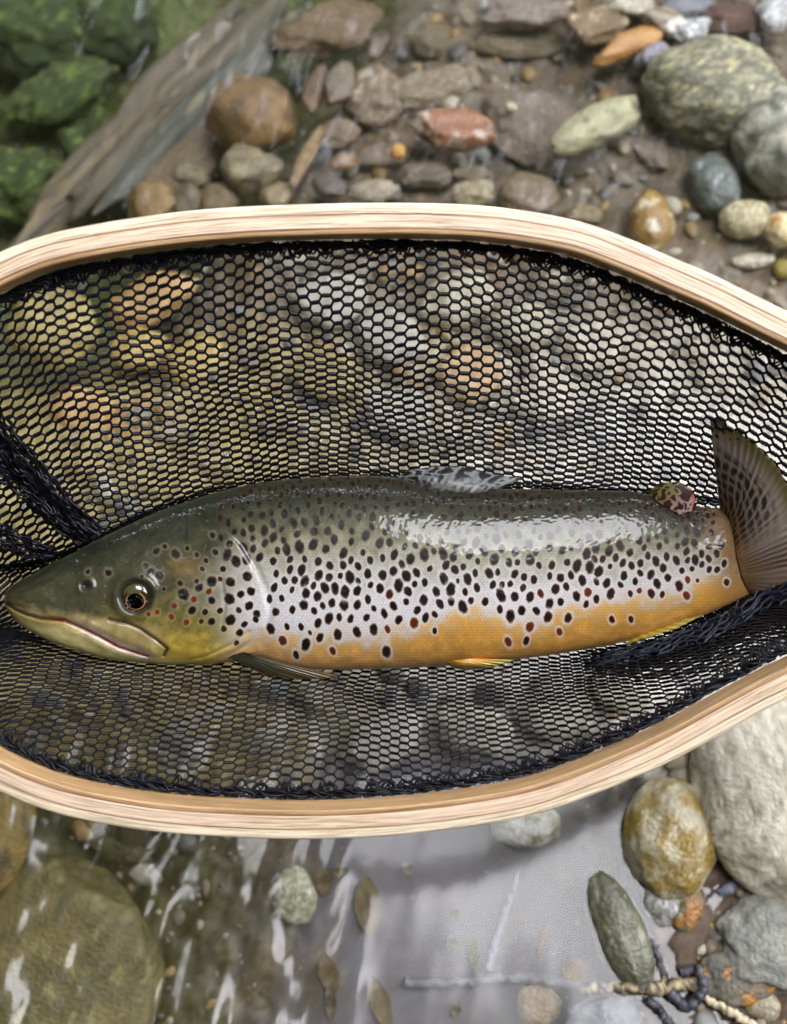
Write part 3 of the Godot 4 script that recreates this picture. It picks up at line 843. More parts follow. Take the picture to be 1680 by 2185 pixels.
func build_net() -> void:
	var net := thing("landing_net", net_frame, "wooden hooped landing net with black mesh bag, held over the stream", "landing net")
	var tex := wood_texture()
	# middle line of the hoop, closed, in the net's own axes
	var path := Curve3D.new()
	var pts := []
	for p in RIM_TOP:
		pts.append(np(p.x, p.y, RIM_H))
	var low := RIM_LOW.duplicate()
	low.reverse()
	for p in low:
		pts.append(np(p.x, p.y, RIM_H))
	# resample the inner edge as a closed smooth line
	var n := pts.size()
	for i in n + 1:
		var q: Vector3 = pts[i % n]
		var tg: Vector3 = (pts[(i + 1) % n] - pts[(i - 1 + n) % n]) / 6.0
		path.add_point(q, -tg, tg)
	path.bake_interval = 0.002
	var count := 420
	var inner := []
	var length := path.get_baked_length()
	for i in count:
		inner.append(path.sample_baked(length * i / count, true))
	# [from, to] across, half height, colour, how far the top stands proud, part name
	var strips := [[0.0, 0.0024, 0.0072, "c9a678", 0.0, "inner_strip"], [0.0024, 0.0031, 0.0071, "a87c5c", 0.0, "dark_strip"], [0.0031, 0.0096, 0.0073, "fbe3c6", 0.0, "middle_strip"], [0.0096, 0.0103, 0.0071, "b48a6a", 0.0, "dark_strip"], [0.0103, 0.0158, 0.0069, "fff0d2", 0.0, "outer_strip"]]  # the inner strip's tan partly stands for shade on its inward face
	for st in strips:
		var prof := []
		var bev := minf(0.0022 if st[5] == "outer_strip" or st[5] == "inner_strip" else 0.0003, (st[1] - st[0]) * 0.45)
		var hh: float = st[2]
		var inner_round: bool = st[5] == "inner_strip"
		var outer_round: bool = st[5] == "outer_strip"
		for corner in 4:
			var sx := -1.0 if corner == 0 or corner == 1 else 1.0
			var sy := -1.0 if corner == 0 or corner == 3 else 1.0
			var rr := bev if (sx < 0 and inner_round) or (sx > 0 and outer_round) else 0.0003
			var cx: float = (st[0] + rr) if sx < 0 else (st[1] - rr)
			var cy := sy * (hh - rr)
			for k in 5:
				var ang := deg_to_rad(180.0 + 90.0 * ([3, 0, 1, 2][[1, 0, 3, 2][corner]] ) + 22.5 * k)
				# walk round: lower left, upper left, upper right, lower right
				var base: float = [-90.0, 180.0, 90.0, 0.0][corner]
				ang = deg_to_rad(base - 22.5 * k)
				prof.append(Vector2(cx + rr * cos(ang), cy + rr * sin(ang)))
		var m := prof.size()
		var v := PackedVector3Array()
		var uv := PackedVector2Array()
		var run := 0.0
		for i in count + 1:
			var p: Vector3 = inner[i % count]
			var tg: Vector3 = (inner[(i + 1) % count] - inner[(i - 1 + count) % count]).normalized()
			var outward := tg.cross(Vector3.UP)
			outward = -outward if outward.dot(Vector3(0.02, 0, 0.0) - p) > 0.0 else outward
			outward = outward.normalized()
			# the bow is bent with a slight twist: its near side shows more of the inner face
			var roll := deg_to_rad(lerpf(-2.0, 9.0, smoothstep(-0.12, 0.12, p.z)))
			var r := outward * cos(roll) - Vector3.UP * sin(roll)
			var y := Vector3.UP * cos(roll) + outward * sin(roll)
			var o := Vector3(p.x, RIM_H, p.z) + y * 0.0072
			if i > 0:
				run += inner[i % count].distance_to(inner[(i - 1) % count])
			for k in m + 1:
				var q: Vector2 = prof[k % m]
				v.append(o + r * q.x + y * q.y)
				uv.append(Vector2(run / 0.45 + st[0] * 37.0, (q.x + q.y * 0.8) / 0.016 + st[0] * 91.0))
		var mat := StandardMaterial3D.new()
		mat.albedo_color = Color(st[3])
		mat.albedo_texture = tex
		mat.roughness = 0.42
		mat.clearcoat_enabled = true
		mat.clearcoat = 0.35
		mat.clearcoat_roughness = 0.25
		mesh_node(st[5], grid_mesh(v, count, m, PackedColorArray(), uv), mat, net)
	# the bag
	prepare_bag()
	var black := StandardMaterial3D.new()
	black.albedo_color = Color(0.05, 0.05, 0.075)
	black.roughness = 0.27
	black.metallic_specular = 0.34
	var t := Tubes.new()
	var warp := fastnoise(11.0, 51, 2)
	var jit := fastnoise(300.0, 52, 1)
	var pitch := 0.0056
	var row := 0.0059
	var cols := int((bag_x1 - bag_x0) / pitch)
	var place := func(c: float, r: float) -> Array:
		var x := bag_x0 + c * pitch
		var b := r * row - 0.012
		var wx := warp.get_noise_2d(x, b) * 0.0045
		var wb := warp.get_noise_2d(x + 3.0, b * 0.7) * 0.007
		var jx := jit.get_noise_2d(c * 0.013, r * 0.017) * 0.0006
		x += wx + jx
		b += wb + jit.get_noise_2d(c * 0.017, r * 0.013 + 4.0) * 0.0006
		if x < bag_x0 or x > bag_x1:
			return [Vector3.ZERO, false]
		var total := bag_total(x)
		return [bag_at(x, b), b > 0.0005 and b < total - 0.0005]
	netting(t, place, cols + 1, 76, 0.00082, 0.72)
	mesh_node("mesh_bag", t.done(), black, net)
	# films of water caught in some cells above the fish's back
	rng.seed = 314
	var drops := SurfaceTool.new()
	drops.begin(Mesh.PRIMITIVE_TRIANGLES)
	var bead := SphereMesh.new()
	bead.radius = 0.0026
	bead.height = 0.0018
	bead.radial_segments = 14
	bead.rings = 7
	for i in 150:
		var c := rng.randi_range(18, cols - 12)
		var r := rng.randi_range(16, 27)
		if rng.randf() < 0.3:
			r = rng.randi_range(44, 56)
		var q: Array = place.call(float(c), r + (0.5 if c % 2 == 1 else 0.0))
		if q[1]:
			drops.append_from(bead, 0, Transform3D(Basis(Vector3.RIGHT, 0.7 if r < 40 else -0.8).scaled(Vector3.ONE * rng.randf_range(0.6, 1.0)), q[0]))
	var clear := StandardMaterial3D.new()
	clear.albedo_color = Color(1, 1, 1, 0.0)
	clear.refraction_enabled = true
	clear.refraction_scale = 0.033
	clear.roughness = 0.02
	var film := mesh_node("water_bead", drops.commit(), clear, net)
	film.set_meta("kind", "stuff")
	# the gathered edge: a bundle of cords lashed to the inside of the hoop
	var e := Tubes.new()
	for k in 7:
		var line := []
		var rad := []
		for i in count + 1:
			var p: Vector3 = inner[i % count]
			var tg: Vector3 = (inner[(i + 1) % count] - inner[(i - 1 + count) % count]).normalized()
			var inward := tg.cross(Vector3.UP)
			inward = inward if inward.dot(Vector3(0.02, 0, 0.0) - p) > 0.0 else -inward
			var ph := i * 0.55 + k * 0.9
			var dd := 0.0016 + 0.0013 * sin(ph) + 0.0022 * (n_mid.get_noise_2d(i * 0.011 + k * 4.0, k) + 0.3)
			line.append(Vector3(p.x, RIM_H, p.z) + inward.normalized() * maxf(dd, 0.0002) + Vector3.UP * (0.0012 * cos(ph) - 0.001 + 0.003 * n_mid.get_noise_2d(i * 0.013 + k * 7.0, 5.0)))
			rad.append(0.0007)
		e.tube(line, rad, 5)
	rng.seed = 99
	for i in 620:
		# short loops that hang from the bundle into the first row of cells
		var f := rng.randf()
		var p: Vector3 = path.sample_baked(length * f, true)
		var p2: Vector3 = path.sample_baked(fposmod(length * f + 0.006, length), true)
		var tg := (p2 - p).normalized()
		var inward := tg.cross(Vector3.UP)
		inward = inward if inward.dot(Vector3(0.02, 0, 0.0) - p) > 0.0 else -inward
		var s := rng.randf_range(0.003, 0.009)
		var w := rng.randf_range(0.002, 0.006)
		var base := Vector3(p.x, RIM_H - 0.001, p.z)
		e.tube([base, base + inward * s * 0.7 + tg * w * 0.4 - Vector3.UP * 0.002, base + inward * s + tg * w - Vector3.UP * 0.003, base + inward * s * 0.4 + tg * w * 1.8 - Vector3.UP * 0.001], [0.0006, 0.0006, 0.0006, 0.0006], 5)
	mesh_node("gathered_edge", e.done(), black, net)
	# folds where the slack bag doubles over itself: beside the snout and along the tail end of the belly
	var worn := StandardMaterial3D.new()
	worn.albedo_color = Color(0.10, 0.12, 0.18)
	worn.roughness = 0.45
	fold(net, "tail_fold", [Vector3(1290, 1392, 0.004), Vector3(1400, 1362, 0.013), Vector3(1500, 1326, 0.020), Vector3(1600, 1272, 0.028), Vector3(1700, 1218, 0.034), Vector3(1800, 1180, 0.04)],
		[Vector3(1250, 1436, 0.012), Vector3(1400, 1446, 0.030), Vector3(1500, 1434, 0.040), Vector3(1600, 1400, 0.048), Vector3(1700, 1356, 0.055), Vector3(1800, 1310, 0.058)], 26, 9, worn)
	fold(net, "tail_fold", [Vector3(1270, 1402, -0.002), Vector3(1400, 1374, 0.006), Vector3(1500, 1338, 0.012), Vector3(1600, 1284, 0.02), Vector3(1700, 1230, 0.026), Vector3(1800, 1190, 0.03)],
		[Vector3(1240, 1424, 0.006), Vector3(1400, 1418, 0.024), Vector3(1500, 1396, 0.03), Vector3(1600, 1356, 0.037), Vector3(1700, 1310, 0.044), Vector3(1800, 1270, 0.048)], 30, 11, black)
	fold(net, "snout_fold", [Vector3(-60, 800, 0.075), Vector3(20, 900, 0.062), Vector3(90, 985, 0.048), Vector3(160, 1070, 0.036), Vector3(225, 1130, 0.026)],
		[Vector3(-80, 930, 0.06), Vector3(-10, 1010, 0.05), Vector3(60, 1075, 0.038), Vector3(120, 1130, 0.028), Vector3(175, 1166, 0.02)], 22, 12, black)
	fold(net, "snout_fold", [Vector3(-70, 830, 0.066), Vector3(10, 925, 0.054), Vector3(80, 1010, 0.042), Vector3(150, 1090, 0.03), Vector3(215, 1140, 0.02)],
		[Vector3(-80, 915, 0.055), Vector3(-5, 990, 0.045), Vector3(66, 1060, 0.034), Vector3(130, 1118, 0.024), Vector3(180, 1160, 0.016)], 26, 9, black)
	fold(net, "snout_fold", [Vector3(-60, 1090, 0.04), Vector3(20, 1120, 0.03), Vector3(70, 1150, 0.022), Vector3(130, 1172, 0.014)],
		[Vector3(-60, 1150, 0.036), Vector3(10, 1175, 0.025), Vector3(60, 1190, 0.016), Vector3(110, 1196, 0.01)], 16, 7, black)
	# a short grip at the closed end
	var g := Tubes.new()
	var a := np(2030, 1080, RIM_H) + Vector3(0.014, 0.004, 0)
	g.tube([a, a + Vector3(0.05, 0, 0), a + Vector3(0.12, 0, 0), a + Vector3(0.2, 0, 0), a + Vector3(0.21, 0, 0)], [0.02, 0.014, 0.016, 0.015, 0.004], 16)
	var gm := StandardMaterial3D.new()
	gm.albedo_color = Color("b98a58")
	gm.roughness = 0.4
	mesh_node("handle", g.done(), gm, net)


func fold(net: Node3D, called: String, top: Array, low: Array, cols: int, rows: int, mat: Material) -> void:
	var ct := Curve3D.new()
	var cl := Curve3D.new()
	for p in top:
		ct.add_point(np(p.x, p.y, p.z))
	for p in low:
		cl.add_point(np(p.x, p.y, p.z))
	ct.bake_interval = 0.004
	cl.bake_interval = 0.004
	var jit := fastnoise(0.4, 60 + cols, 2)
	var place := func(c: float, r: float) -> Array:
		var u := (c + jit.get_noise_2d(c, r) * 0.8) / cols
		var w := (r + jit.get_noise_2d(c + 30.0, r) * 0.8) / rows
		if u < 0.0 or u > 1.0 or w < -0.05 or w > 1.05:
			return [Vector3.ZERO, false]
		var p := ct.sample_baked(ct.get_baked_length() * u).lerp(cl.sample_baked(cl.get_baked_length() * u), w)
		p.y += 0.004 * jit.get_noise_2d(c * 0.6, r * 0.6 + 11.0)
		return [p, true]
	var t := Tubes.new()
	netting(t, place, cols + 1, rows + 1, 0.00072)
	mesh_node(called, t.done(), mat, net)


# ---------------------------------------------------------------- trout
const X0 := 9.0
const X1 := 1650.0
const BACK := [Vector2(9, 1276), Vector2(13, 1264), Vector2(20, 1254), Vector2(40, 1240), Vector2(75, 1222), Vector2(100, 1207), Vector2(130, 1193), Vector2(160, 1178), Vector2(200, 1156), Vector2(250, 1131), Vector2(300, 1108), Vector2(350, 1087), Vector2(400, 1070), Vector2(460, 1051),
	Vector2(520, 1036), Vector2(600, 1024), Vector2(700, 1017), Vector2(800, 1015), Vector2(860, 1021), Vector2(950, 1034), Vector2(1050, 1042), Vector2(1150, 1044), Vector2(1250, 1046), Vector2(1350, 1050), Vector2(1420, 1062), Vector2(1480, 1079), Vector2(1530, 1084), Vector2(1570, 1082), Vector2(1612, 1086), Vector2(1650, 1092)]
const BELLY := [Vector2(9, 1284), Vector2(13, 1297), Vector2(20, 1309), Vector2(40, 1331), Vector2(70, 1350), Vector2(100, 1365), Vector2(130, 1377), Vector2(180, 1393), Vector2(240, 1408), Vector2(300, 1414), Vector2(380, 1418), Vector2(450, 1417), Vector2(510, 1410), Vector2(545, 1407), Vector2(600, 1421), Vector2(660, 1428),
	Vector2(750, 1429), Vector2(850, 1426), Vector2(950, 1421), Vector2(1050, 1413), Vector2(1150, 1401), Vector2(1250, 1386), Vector2(1340, 1368), Vector2(1400, 1352), Vector2(1470, 1326), Vector2(1530, 1301), Vector2(1580, 1278), Vector2(1612, 1262), Vector2(1650, 1240)]
const THICK := [Vector2(9, 0.003), Vector2(16, 0.0075), Vector2(30, 0.0100), Vector2(60, 0.0128), Vector2(150, 0.0165), Vector2(300, 0.0235), Vector2(450, 0.0262), Vector2(600, 0.0283), Vector2(750, 0.0300), Vector2(900, 0.0312), Vector2(1000, 0.0309), Vector2(1150, 0.0272), Vector2(1350, 0.0205), Vector2(1480, 0.0140), Vector2(1550, 0.0090), Vector2(1600, 0.0045), Vector2(1650, 0.0010)]
# lower limit of the spotted flank, above the orange belly
const ORANGE := [Vector2(480, 1394), Vector2(560, 1362), Vector2(650, 1376), Vector2(740, 1370), Vector2(800, 1378), Vector2(850, 1360), Vector2(900, 1346), Vector2(960, 1322), Vector2(1020, 1312), Vector2(1080, 1336), Vector2(1150, 1344), Vector2(1190, 1318), Vector2(1270, 1300), Vector2(1340, 1288), Vector2(1400, 1290), Vector2(1460, 1272), Vector2(1520, 1236), Vector2(1570, 1226), Vector2(1650, 1200)]
const GILL := [Vector2(478, 1128), Vector2(512, 1166), Vector2(540, 1212), Vector2(562, 1262), Vector2(570, 1300), Vector2(560, 1338), Vector2(530, 1368), Vector2(498, 1388), Vector2(455, 1412)]
const MOUTH := [Vector2(12, 1288), Vector2(32, 1301), Vector2(58, 1312), Vector2(87, 1320), Vector2(139, 1324), Vector2(173, 1338), Vector2(214, 1358), Vector2(254, 1380), Vector2(315, 1400)]
const CREASE := [Vector2(234, 1322), Vector2(275, 1331), Vector2(300, 1342), Vector2(332, 1364), Vector2(357, 1384), Vector2(350, 1398)]
var n_skin := fastnoise(0.09, 91, 2)
var back_l: PackedFloat32Array
var belly_l: PackedFloat32Array
var thick_l: PackedFloat32Array
var orange_l: PackedFloat32Array


func fish_at(a: PackedFloat32Array, x: float) -> float:
	var f := clampf((x - X0) / (X1 - X0), 0.0, 1.0) * 796.0
	var i := mini(int(f), 795)
	return lerpf(a[i], a[i + 1], f - i)


func head_relief(x: float, y: float) -> float:
	if x > 640.0:
		return 0.0
	var p := Vector2(x, y)
	var r := 0.0
	# gill cover: a plate that ends in a step
	if y > 1120.0 and y < 1416.0:
		var gx := 0.0
		for i in GILL.size() - 1:
			var a: Vector2 = GILL[i]
			var b: Vector2 = GILL[i + 1]
			if y >= a.y and y <= b.y:
				gx = lerpf(a.x, b.x, (y - a.y) / (b.y - a.y))
		if gx > 0.0:
			var d := gx - x
			var fade := smoothstep(1120.0, 1170.0, y) * smoothstep(1418.0, 1380.0, y)
			r += 0.0006 * smoothstep(-7.0, 8.0, d) * exp(-maxf(d, 0.0) / 130.0) * fade
			r -= 0.0008 * exp(-pow((d + 9.0) / 9.0, 2.0)) * fade
	if x > 400.0 and x < 560.0:
		var q := seg_dist(p, [Vector2(474, 1238), Vector2(480, 1290), Vector2(474, 1340), Vector2(446, 1384)])
		r -= 0.0008 * exp(-pow(q / 4.5, 2.0))
		var q2 := seg_dist(p, [Vector2(380, 1416), Vector2(440, 1400), Vector2(490, 1378), Vector2(530, 1348)])
		r -= 0.0009 * exp(-pow(q2 / 4.0, 2.0))
	if x < 400.0:
		var m := seg_dist(p, MOUTH)
		r -= 0.0022 * exp(-pow(m / 4.0, 2.0))
		r += 0.0010 * exp(-pow((m - 13.0) / 10.0, 2.0)) * smoothstep(100.0, 200.0, x)
		var c := seg_dist(p, CREASE)
		r -= 0.0013 * exp(-pow(c / 4.0, 2.0))
		r += 0.0010 * exp(-pow(seg_dist(p, [Vector2(190, 1332), Vector2(250, 1350), Vector2(320, 1382)]) / 14.0, 2.0))
		var e := p.distance_to(Vector2(289, 1273))
		r += 0.0016 * exp(-pow((e - 43.0) / 10.0, 2.0)) - 0.0012 * smoothstep(40.0, 24.0, e)
		var nn := p.distance_to(Vector2(183, 1250))
		r += 0.0010 * exp(-pow((nn - 15.0) / 7.0, 2.0)) - 0.0016 * exp(-pow(nn / 8.0, 2.0))
		r += 0.0005 * n_low.get_noise_2d(x * 0.0012, y * 0.0012)
	return r


func fish_point(x: float, ang: float) -> Vector3:
	# ang: 0 at the back, PI / 2 on the side that faces the lens, PI at the belly, on round the far side
	var yb := fish_at(back_l, x)
	var yv := fish_at(belly_l, x)
	var mid := (yb + yv) * 0.5
	var half := (yv - yb) * 0.5
	var s := sin(ang)
	var h := fish_at(thick_l, x) * signf(s) * pow(absf(s), 0.86)
	var y := mid - half * cos(ang)
	if s > 0.02:
		h += head_relief(x, y) * smoothstep(0.1, 0.5, s)
	# fine unevenness of wet skin and scales
	var back := smoothstep(-0.3, -0.8, -cos(ang))
	h += (0.00005 * (1.0 + 2.0 * back) * n_skin.get_noise_2d(x * 0.8, y * 1.7) + 0.00012 * n_skin.get_noise_2d(x * 0.22, y * 0.3)) * smoothstep(0.0, 0.3, s)
	var q := np(x, y, maxf(h, 0.0) + head_lift(x))
	return Vector3(q.x, h + head_lift(x), q.z)


func head_lift(x: float) -> float:
	return 0.010 * smoothstep(420.0, 20.0, x)


func side_height(x: float, y: float) -> float:
	var yb := fish_at(back_l, x)
	var yv := fish_at(belly_l, x)
	var t := clampf((y - (yb + yv) * 0.5) / ((yv - yb) * 0.5), -1.0, 1.0)
	return fish_at(thick_l, x) * pow(sqrt(1.0 - t * t), 0.86) + head_relief(x, y)


func build_fish() -> void:
	back_l = lut(BACK, X0, X1, 796)
	belly_l = lut(BELLY, X0, X1, 796)
	thick_l = lut(THICK, X0, X1, 796)
	orange_l = lut(ORANGE, X0, X1, 796)
	var fish := thing("trout", net_frame, "brown trout with dark spots and an orange belly lying on its side in the net", "fish")
	var nu := 900
	var nv := 280
	var v := PackedVector3Array()
	var uv := PackedVector2Array()
	for i in nu + 1:
		var f := float(i) / nu
		var x := X0 + (X1 - X0) * (f * 0.75 + 0.25 * f * f)
		if i == 0:
			x = X0
		for j in nv + 1:
			# two thirds of the lines on the near side
			var g := float(j) / nv
			var ang := PI * g / 0.7 if g < 0.7 else PI + PI * (g - 0.7) / 0.3
			if i == 0:
				var q := fish_point(x, 0.0).lerp(fish_point(x, PI), 0.5)
				v.append(q)
			else:
				v.append(fish_point(x, ang))
			uv.append(Vector2((x - X0) / (X1 - X0), ang / PI if ang <= PI else 2.0 - ang / PI))
	var skin := StandardMaterial3D.new()
	var pics := fish_pictures()
	skin.albedo_texture = pics[0]
	skin.texture_repeat = false
	skin.roughness = 0.42
	skin.metallic_specular = 0.33
	skin.clearcoat_enabled = true
	skin.clearcoat = 0.66
	skin.clearcoat_roughness = 0.05
	#	skin.heightmap_enabled = true
	skin.heightmap_texture = pics[1]
	skin.heightmap_scale = 0.11
	mesh_node("body", grid_mesh(v, nu, nv, PackedColorArray(), uv), skin, fish)
	build_eye(fish)
	build_fins(fish)


func fish_pictures() -> Array:
	var w := 1920
	var h := 560
	var mott := fastnoise(0.02, 71, 4)
	var fine := fastnoise(0.11, 72, 3)
	var mi := mott.get_image(w, h)
	var fi := fine.get_image(w, h)
	mi.convert(Image.FORMAT_L8)
	fi.convert(Image.FORMAT_L8)
	var md := mi.get_data()
	var fd := fi.get_data()
	var px := PackedFloat32Array()
	px.resize(w * h * 3)
	var hm := PackedByteArray()
	hm.resize(w * h)
	# stored as sRGB values
	var dark_back := Vector3(0.15, 0.165, 0.11)
	var olive := Vector3(0.37, 0.365, 0.25)
	var silver := Vector3(0.63, 0.615, 0.56)
	var white := Vector3(0.77, 0.755, 0.745)
	var orange := Vector3(0.745, 0.545, 0.25)
	var pale := Vector3(0.85, 0.68, 0.47)
	var head_c := Vector3(0.225, 0.22, 0.13)
	var cheek := Vector3(0.43, 0.39, 0.19)
	var yellow := Vector3(0.74, 0.62, 0.24)
	var jaw := Vector3(0.80, 0.74, 0.50)
	for i in w:
		var x := X0 + (X1 - X0) * (i + 0.5) / w
		var yb := fish_at(back_l, x)
		var yv := fish_at(belly_l, x)
		var mid := (yb + yv) * 0.5
		var half := (yv - yb) * 0.5
		var yo := fish_at(orange_l, x)
		var headness := smoothstep(540.0, 430.0, x)
		for j in h:
			var at := j * w + i
			var ang := PI * (j + 0.5) / h
			var y := mid - half * cos(ang)
			var t := -cos(ang)
			var m := md[at] / 127.5 - 1.0
			var tail := smoothstep(1462.0, 1548.0, x - (y - 1084.0) * 0.2 + m * 18.0)
			var f := fd[at] / 127.5 - 1.0
			var c := dark_back.lerp(olive, smoothstep(-0.85, -0.3, t + m * 0.12))
			c = c.lerp(silver, smoothstep(-0.55, 0.02, t + m * 0.16))
			c = c.lerp(white, smoothstep(-0.08, 0.4, t + m * 0.14))
			var k := smoothstep(-40.0, 30.0, y - yo + m * 26.0 + f * 22.0)
			if x > 470.0:
				var low := smoothstep(0.72, 0.98, t + m * 0.1) * smoothstep(1000.0, 560.0, x)
				c = c.lerp(orange.lerp(pale, clampf(low * 0.6 + smoothstep(640.0, 540.0, x) * 0.4, 0.0, 1.0)), k)
				c *= 1.0 + k * m * 0.12
			c = c.lerp(Vector3(0.50, 0.38, 0.25), tail * (1.0 - k * 0.45))
			if headness > 0.0:
				var hc := head_c.lerp(cheek, smoothstep(1240.0, 1330.0, y + m * 30.0) * smoothstep(140.0, 330.0, x))
				hc = hc.lerp(dark_back * 0.95, smoothstep(-0.35, -0.9, t + m * 0.15))
				hc = hc.lerp(yellow, smoothstep(1320.0, 1392.0, y + m * 16.0) * smoothstep(290.0, 370.0, x) * 0.9)
				hc = hc.lerp(Vector3(0.52, 0.50, 0.42), smoothstep(360.0, 470.0, x) * smoothstep(1330.0, 1290.0, y) * smoothstep(1170.0, 1230.0, y) * 0.75)
				hc = hc.lerp(Vector3(0.47, 0.36, 0.17), 0.75 * exp(-pow((x - 392.0) / 34.0, 2.0) - pow((y - 1208.0) / 24.0, 2.0)))
				if x < 400.0:
					var p := Vector2(x, y)
					var my := 1290.0
					for q in MOUTH.size() - 1:
						var a: Vector2 = MOUTH[q]
						var b: Vector2 = MOUTH[q + 1]
						if x >= a.x and x <= b.x:
							my = lerpf(a.y, b.y, (x - a.x) / (b.x - a.x))
					if x > 315.0:
						my = 1400.0 + (x - 315.0) * 0.1
					# upper jaw bone, lower jaw
					var lip := smoothstep(1296.0, 1322.0, y + (x - 150.0) * -0.14 + m * 8.0) * smoothstep(372.0, 330.0, x)
					hc = hc.lerp(Vector3(0.60, 0.52, 0.33), lip * 0.75)
					hc = hc.lerp(jaw, smoothstep(my - 3.0, my + 6.0, y) * smoothstep(420.0, 350.0, x))
					hc = hc.lerp(Vector3(0.46, 0.40, 0.20), smoothstep(my - 2.0, my + 4.0, y) * smoothstep(my + 34.0, my + 4.0, y) * smoothstep(190.0, 80.0, x) * 0.8)
					var dm := seg_dist(p, MOUTH)
					hc = hc.lerp(Vector3(0.82, 0.76, 0.72), exp(-pow((dm - 6.0) / 5.0, 2.0)) * smoothstep(130.0, 200.0, x) * 0.8)
					hc = hc.lerp(Vector3(0.40, 0.06, 0.06) if x > 112.0 else Vector3(0.28, 0.22, 0.12), exp(-pow(dm / (2.5 + 1.6 * f), 2.0)))
					var dc := seg_dist(p, CREASE)
					hc = hc.lerp(Vector3(0.20, 0.16, 0.10), 0.8 * exp(-pow(dc / 3.6, 2.0)))
					var e := p.distance_to(Vector2(289, 1273))
					hc = hc.lerp(Vector3(0.19, 0.18, 0.11), smoothstep(47.0, 36.0, e))
					var nn := p.distance_to(Vector2(183, 1250))
					hc = hc.lerp(Vector3(0.10, 0.11, 0.10), exp(-pow(nn / 9.0, 2.0)))
				hc *= 1.0 + m * 0.14
				c = c.lerp(hc, headness)
			# overlapping scales: rows of small arcs, none on the head
			var sx := x / 7.4
			var sy := y / 6.0
			var rowi := floorf(sy)
			var u := fposmod(sx + (0.5 if int(rowi) % 2 == 0 else 0.0), 1.0) - 0.5
			var q2 := sy - rowi - 0.5
			var sc := clampf(1.0 - (u * u + q2 * q2) * 2.6, 0.0, 1.0) * 0.75 + 0.25 * (u + 0.5)
			var amt := smoothstep(500.0, 590.0, x) * (0.75 + 0.25 * f)
			var ridge := smoothstep(-0.55, -0.85, t)
			# each scale is a little darker along its hidden edge
			c *= 1.0 + f * 0.07 + (sc - 0.42) * 0.22 * amt
			px[at * 3] = c.x
			px[at * 3 + 1] = c.y
			px[at * 3 + 2] = c.z
			hm[at] = int(clampf(0.5 + (sc - 0.5) * 0.62 * amt + f * (0.05 + 0.3 * ridge) * (0.35 + 0.65 * amt) + m * 0.08, 0.0, 1.0) * 255.0)
	spots_on(px, w, h)
	var bytes := PackedByteArray()
	bytes.resize(w * h * 3)
	for i in bytes.size():
		bytes[i] = int(clampf(px[i], 0.0, 1.0) * 255.0)
	var im := Image.create_from_data(w, h, false, Image.FORMAT_RGB8, bytes)
	var hi := Image.create_from_data(w, h, false, Image.FORMAT_L8, hm)
	return [ImageTexture.create_from_image(im), ImageTexture.create_from_image(hi)]


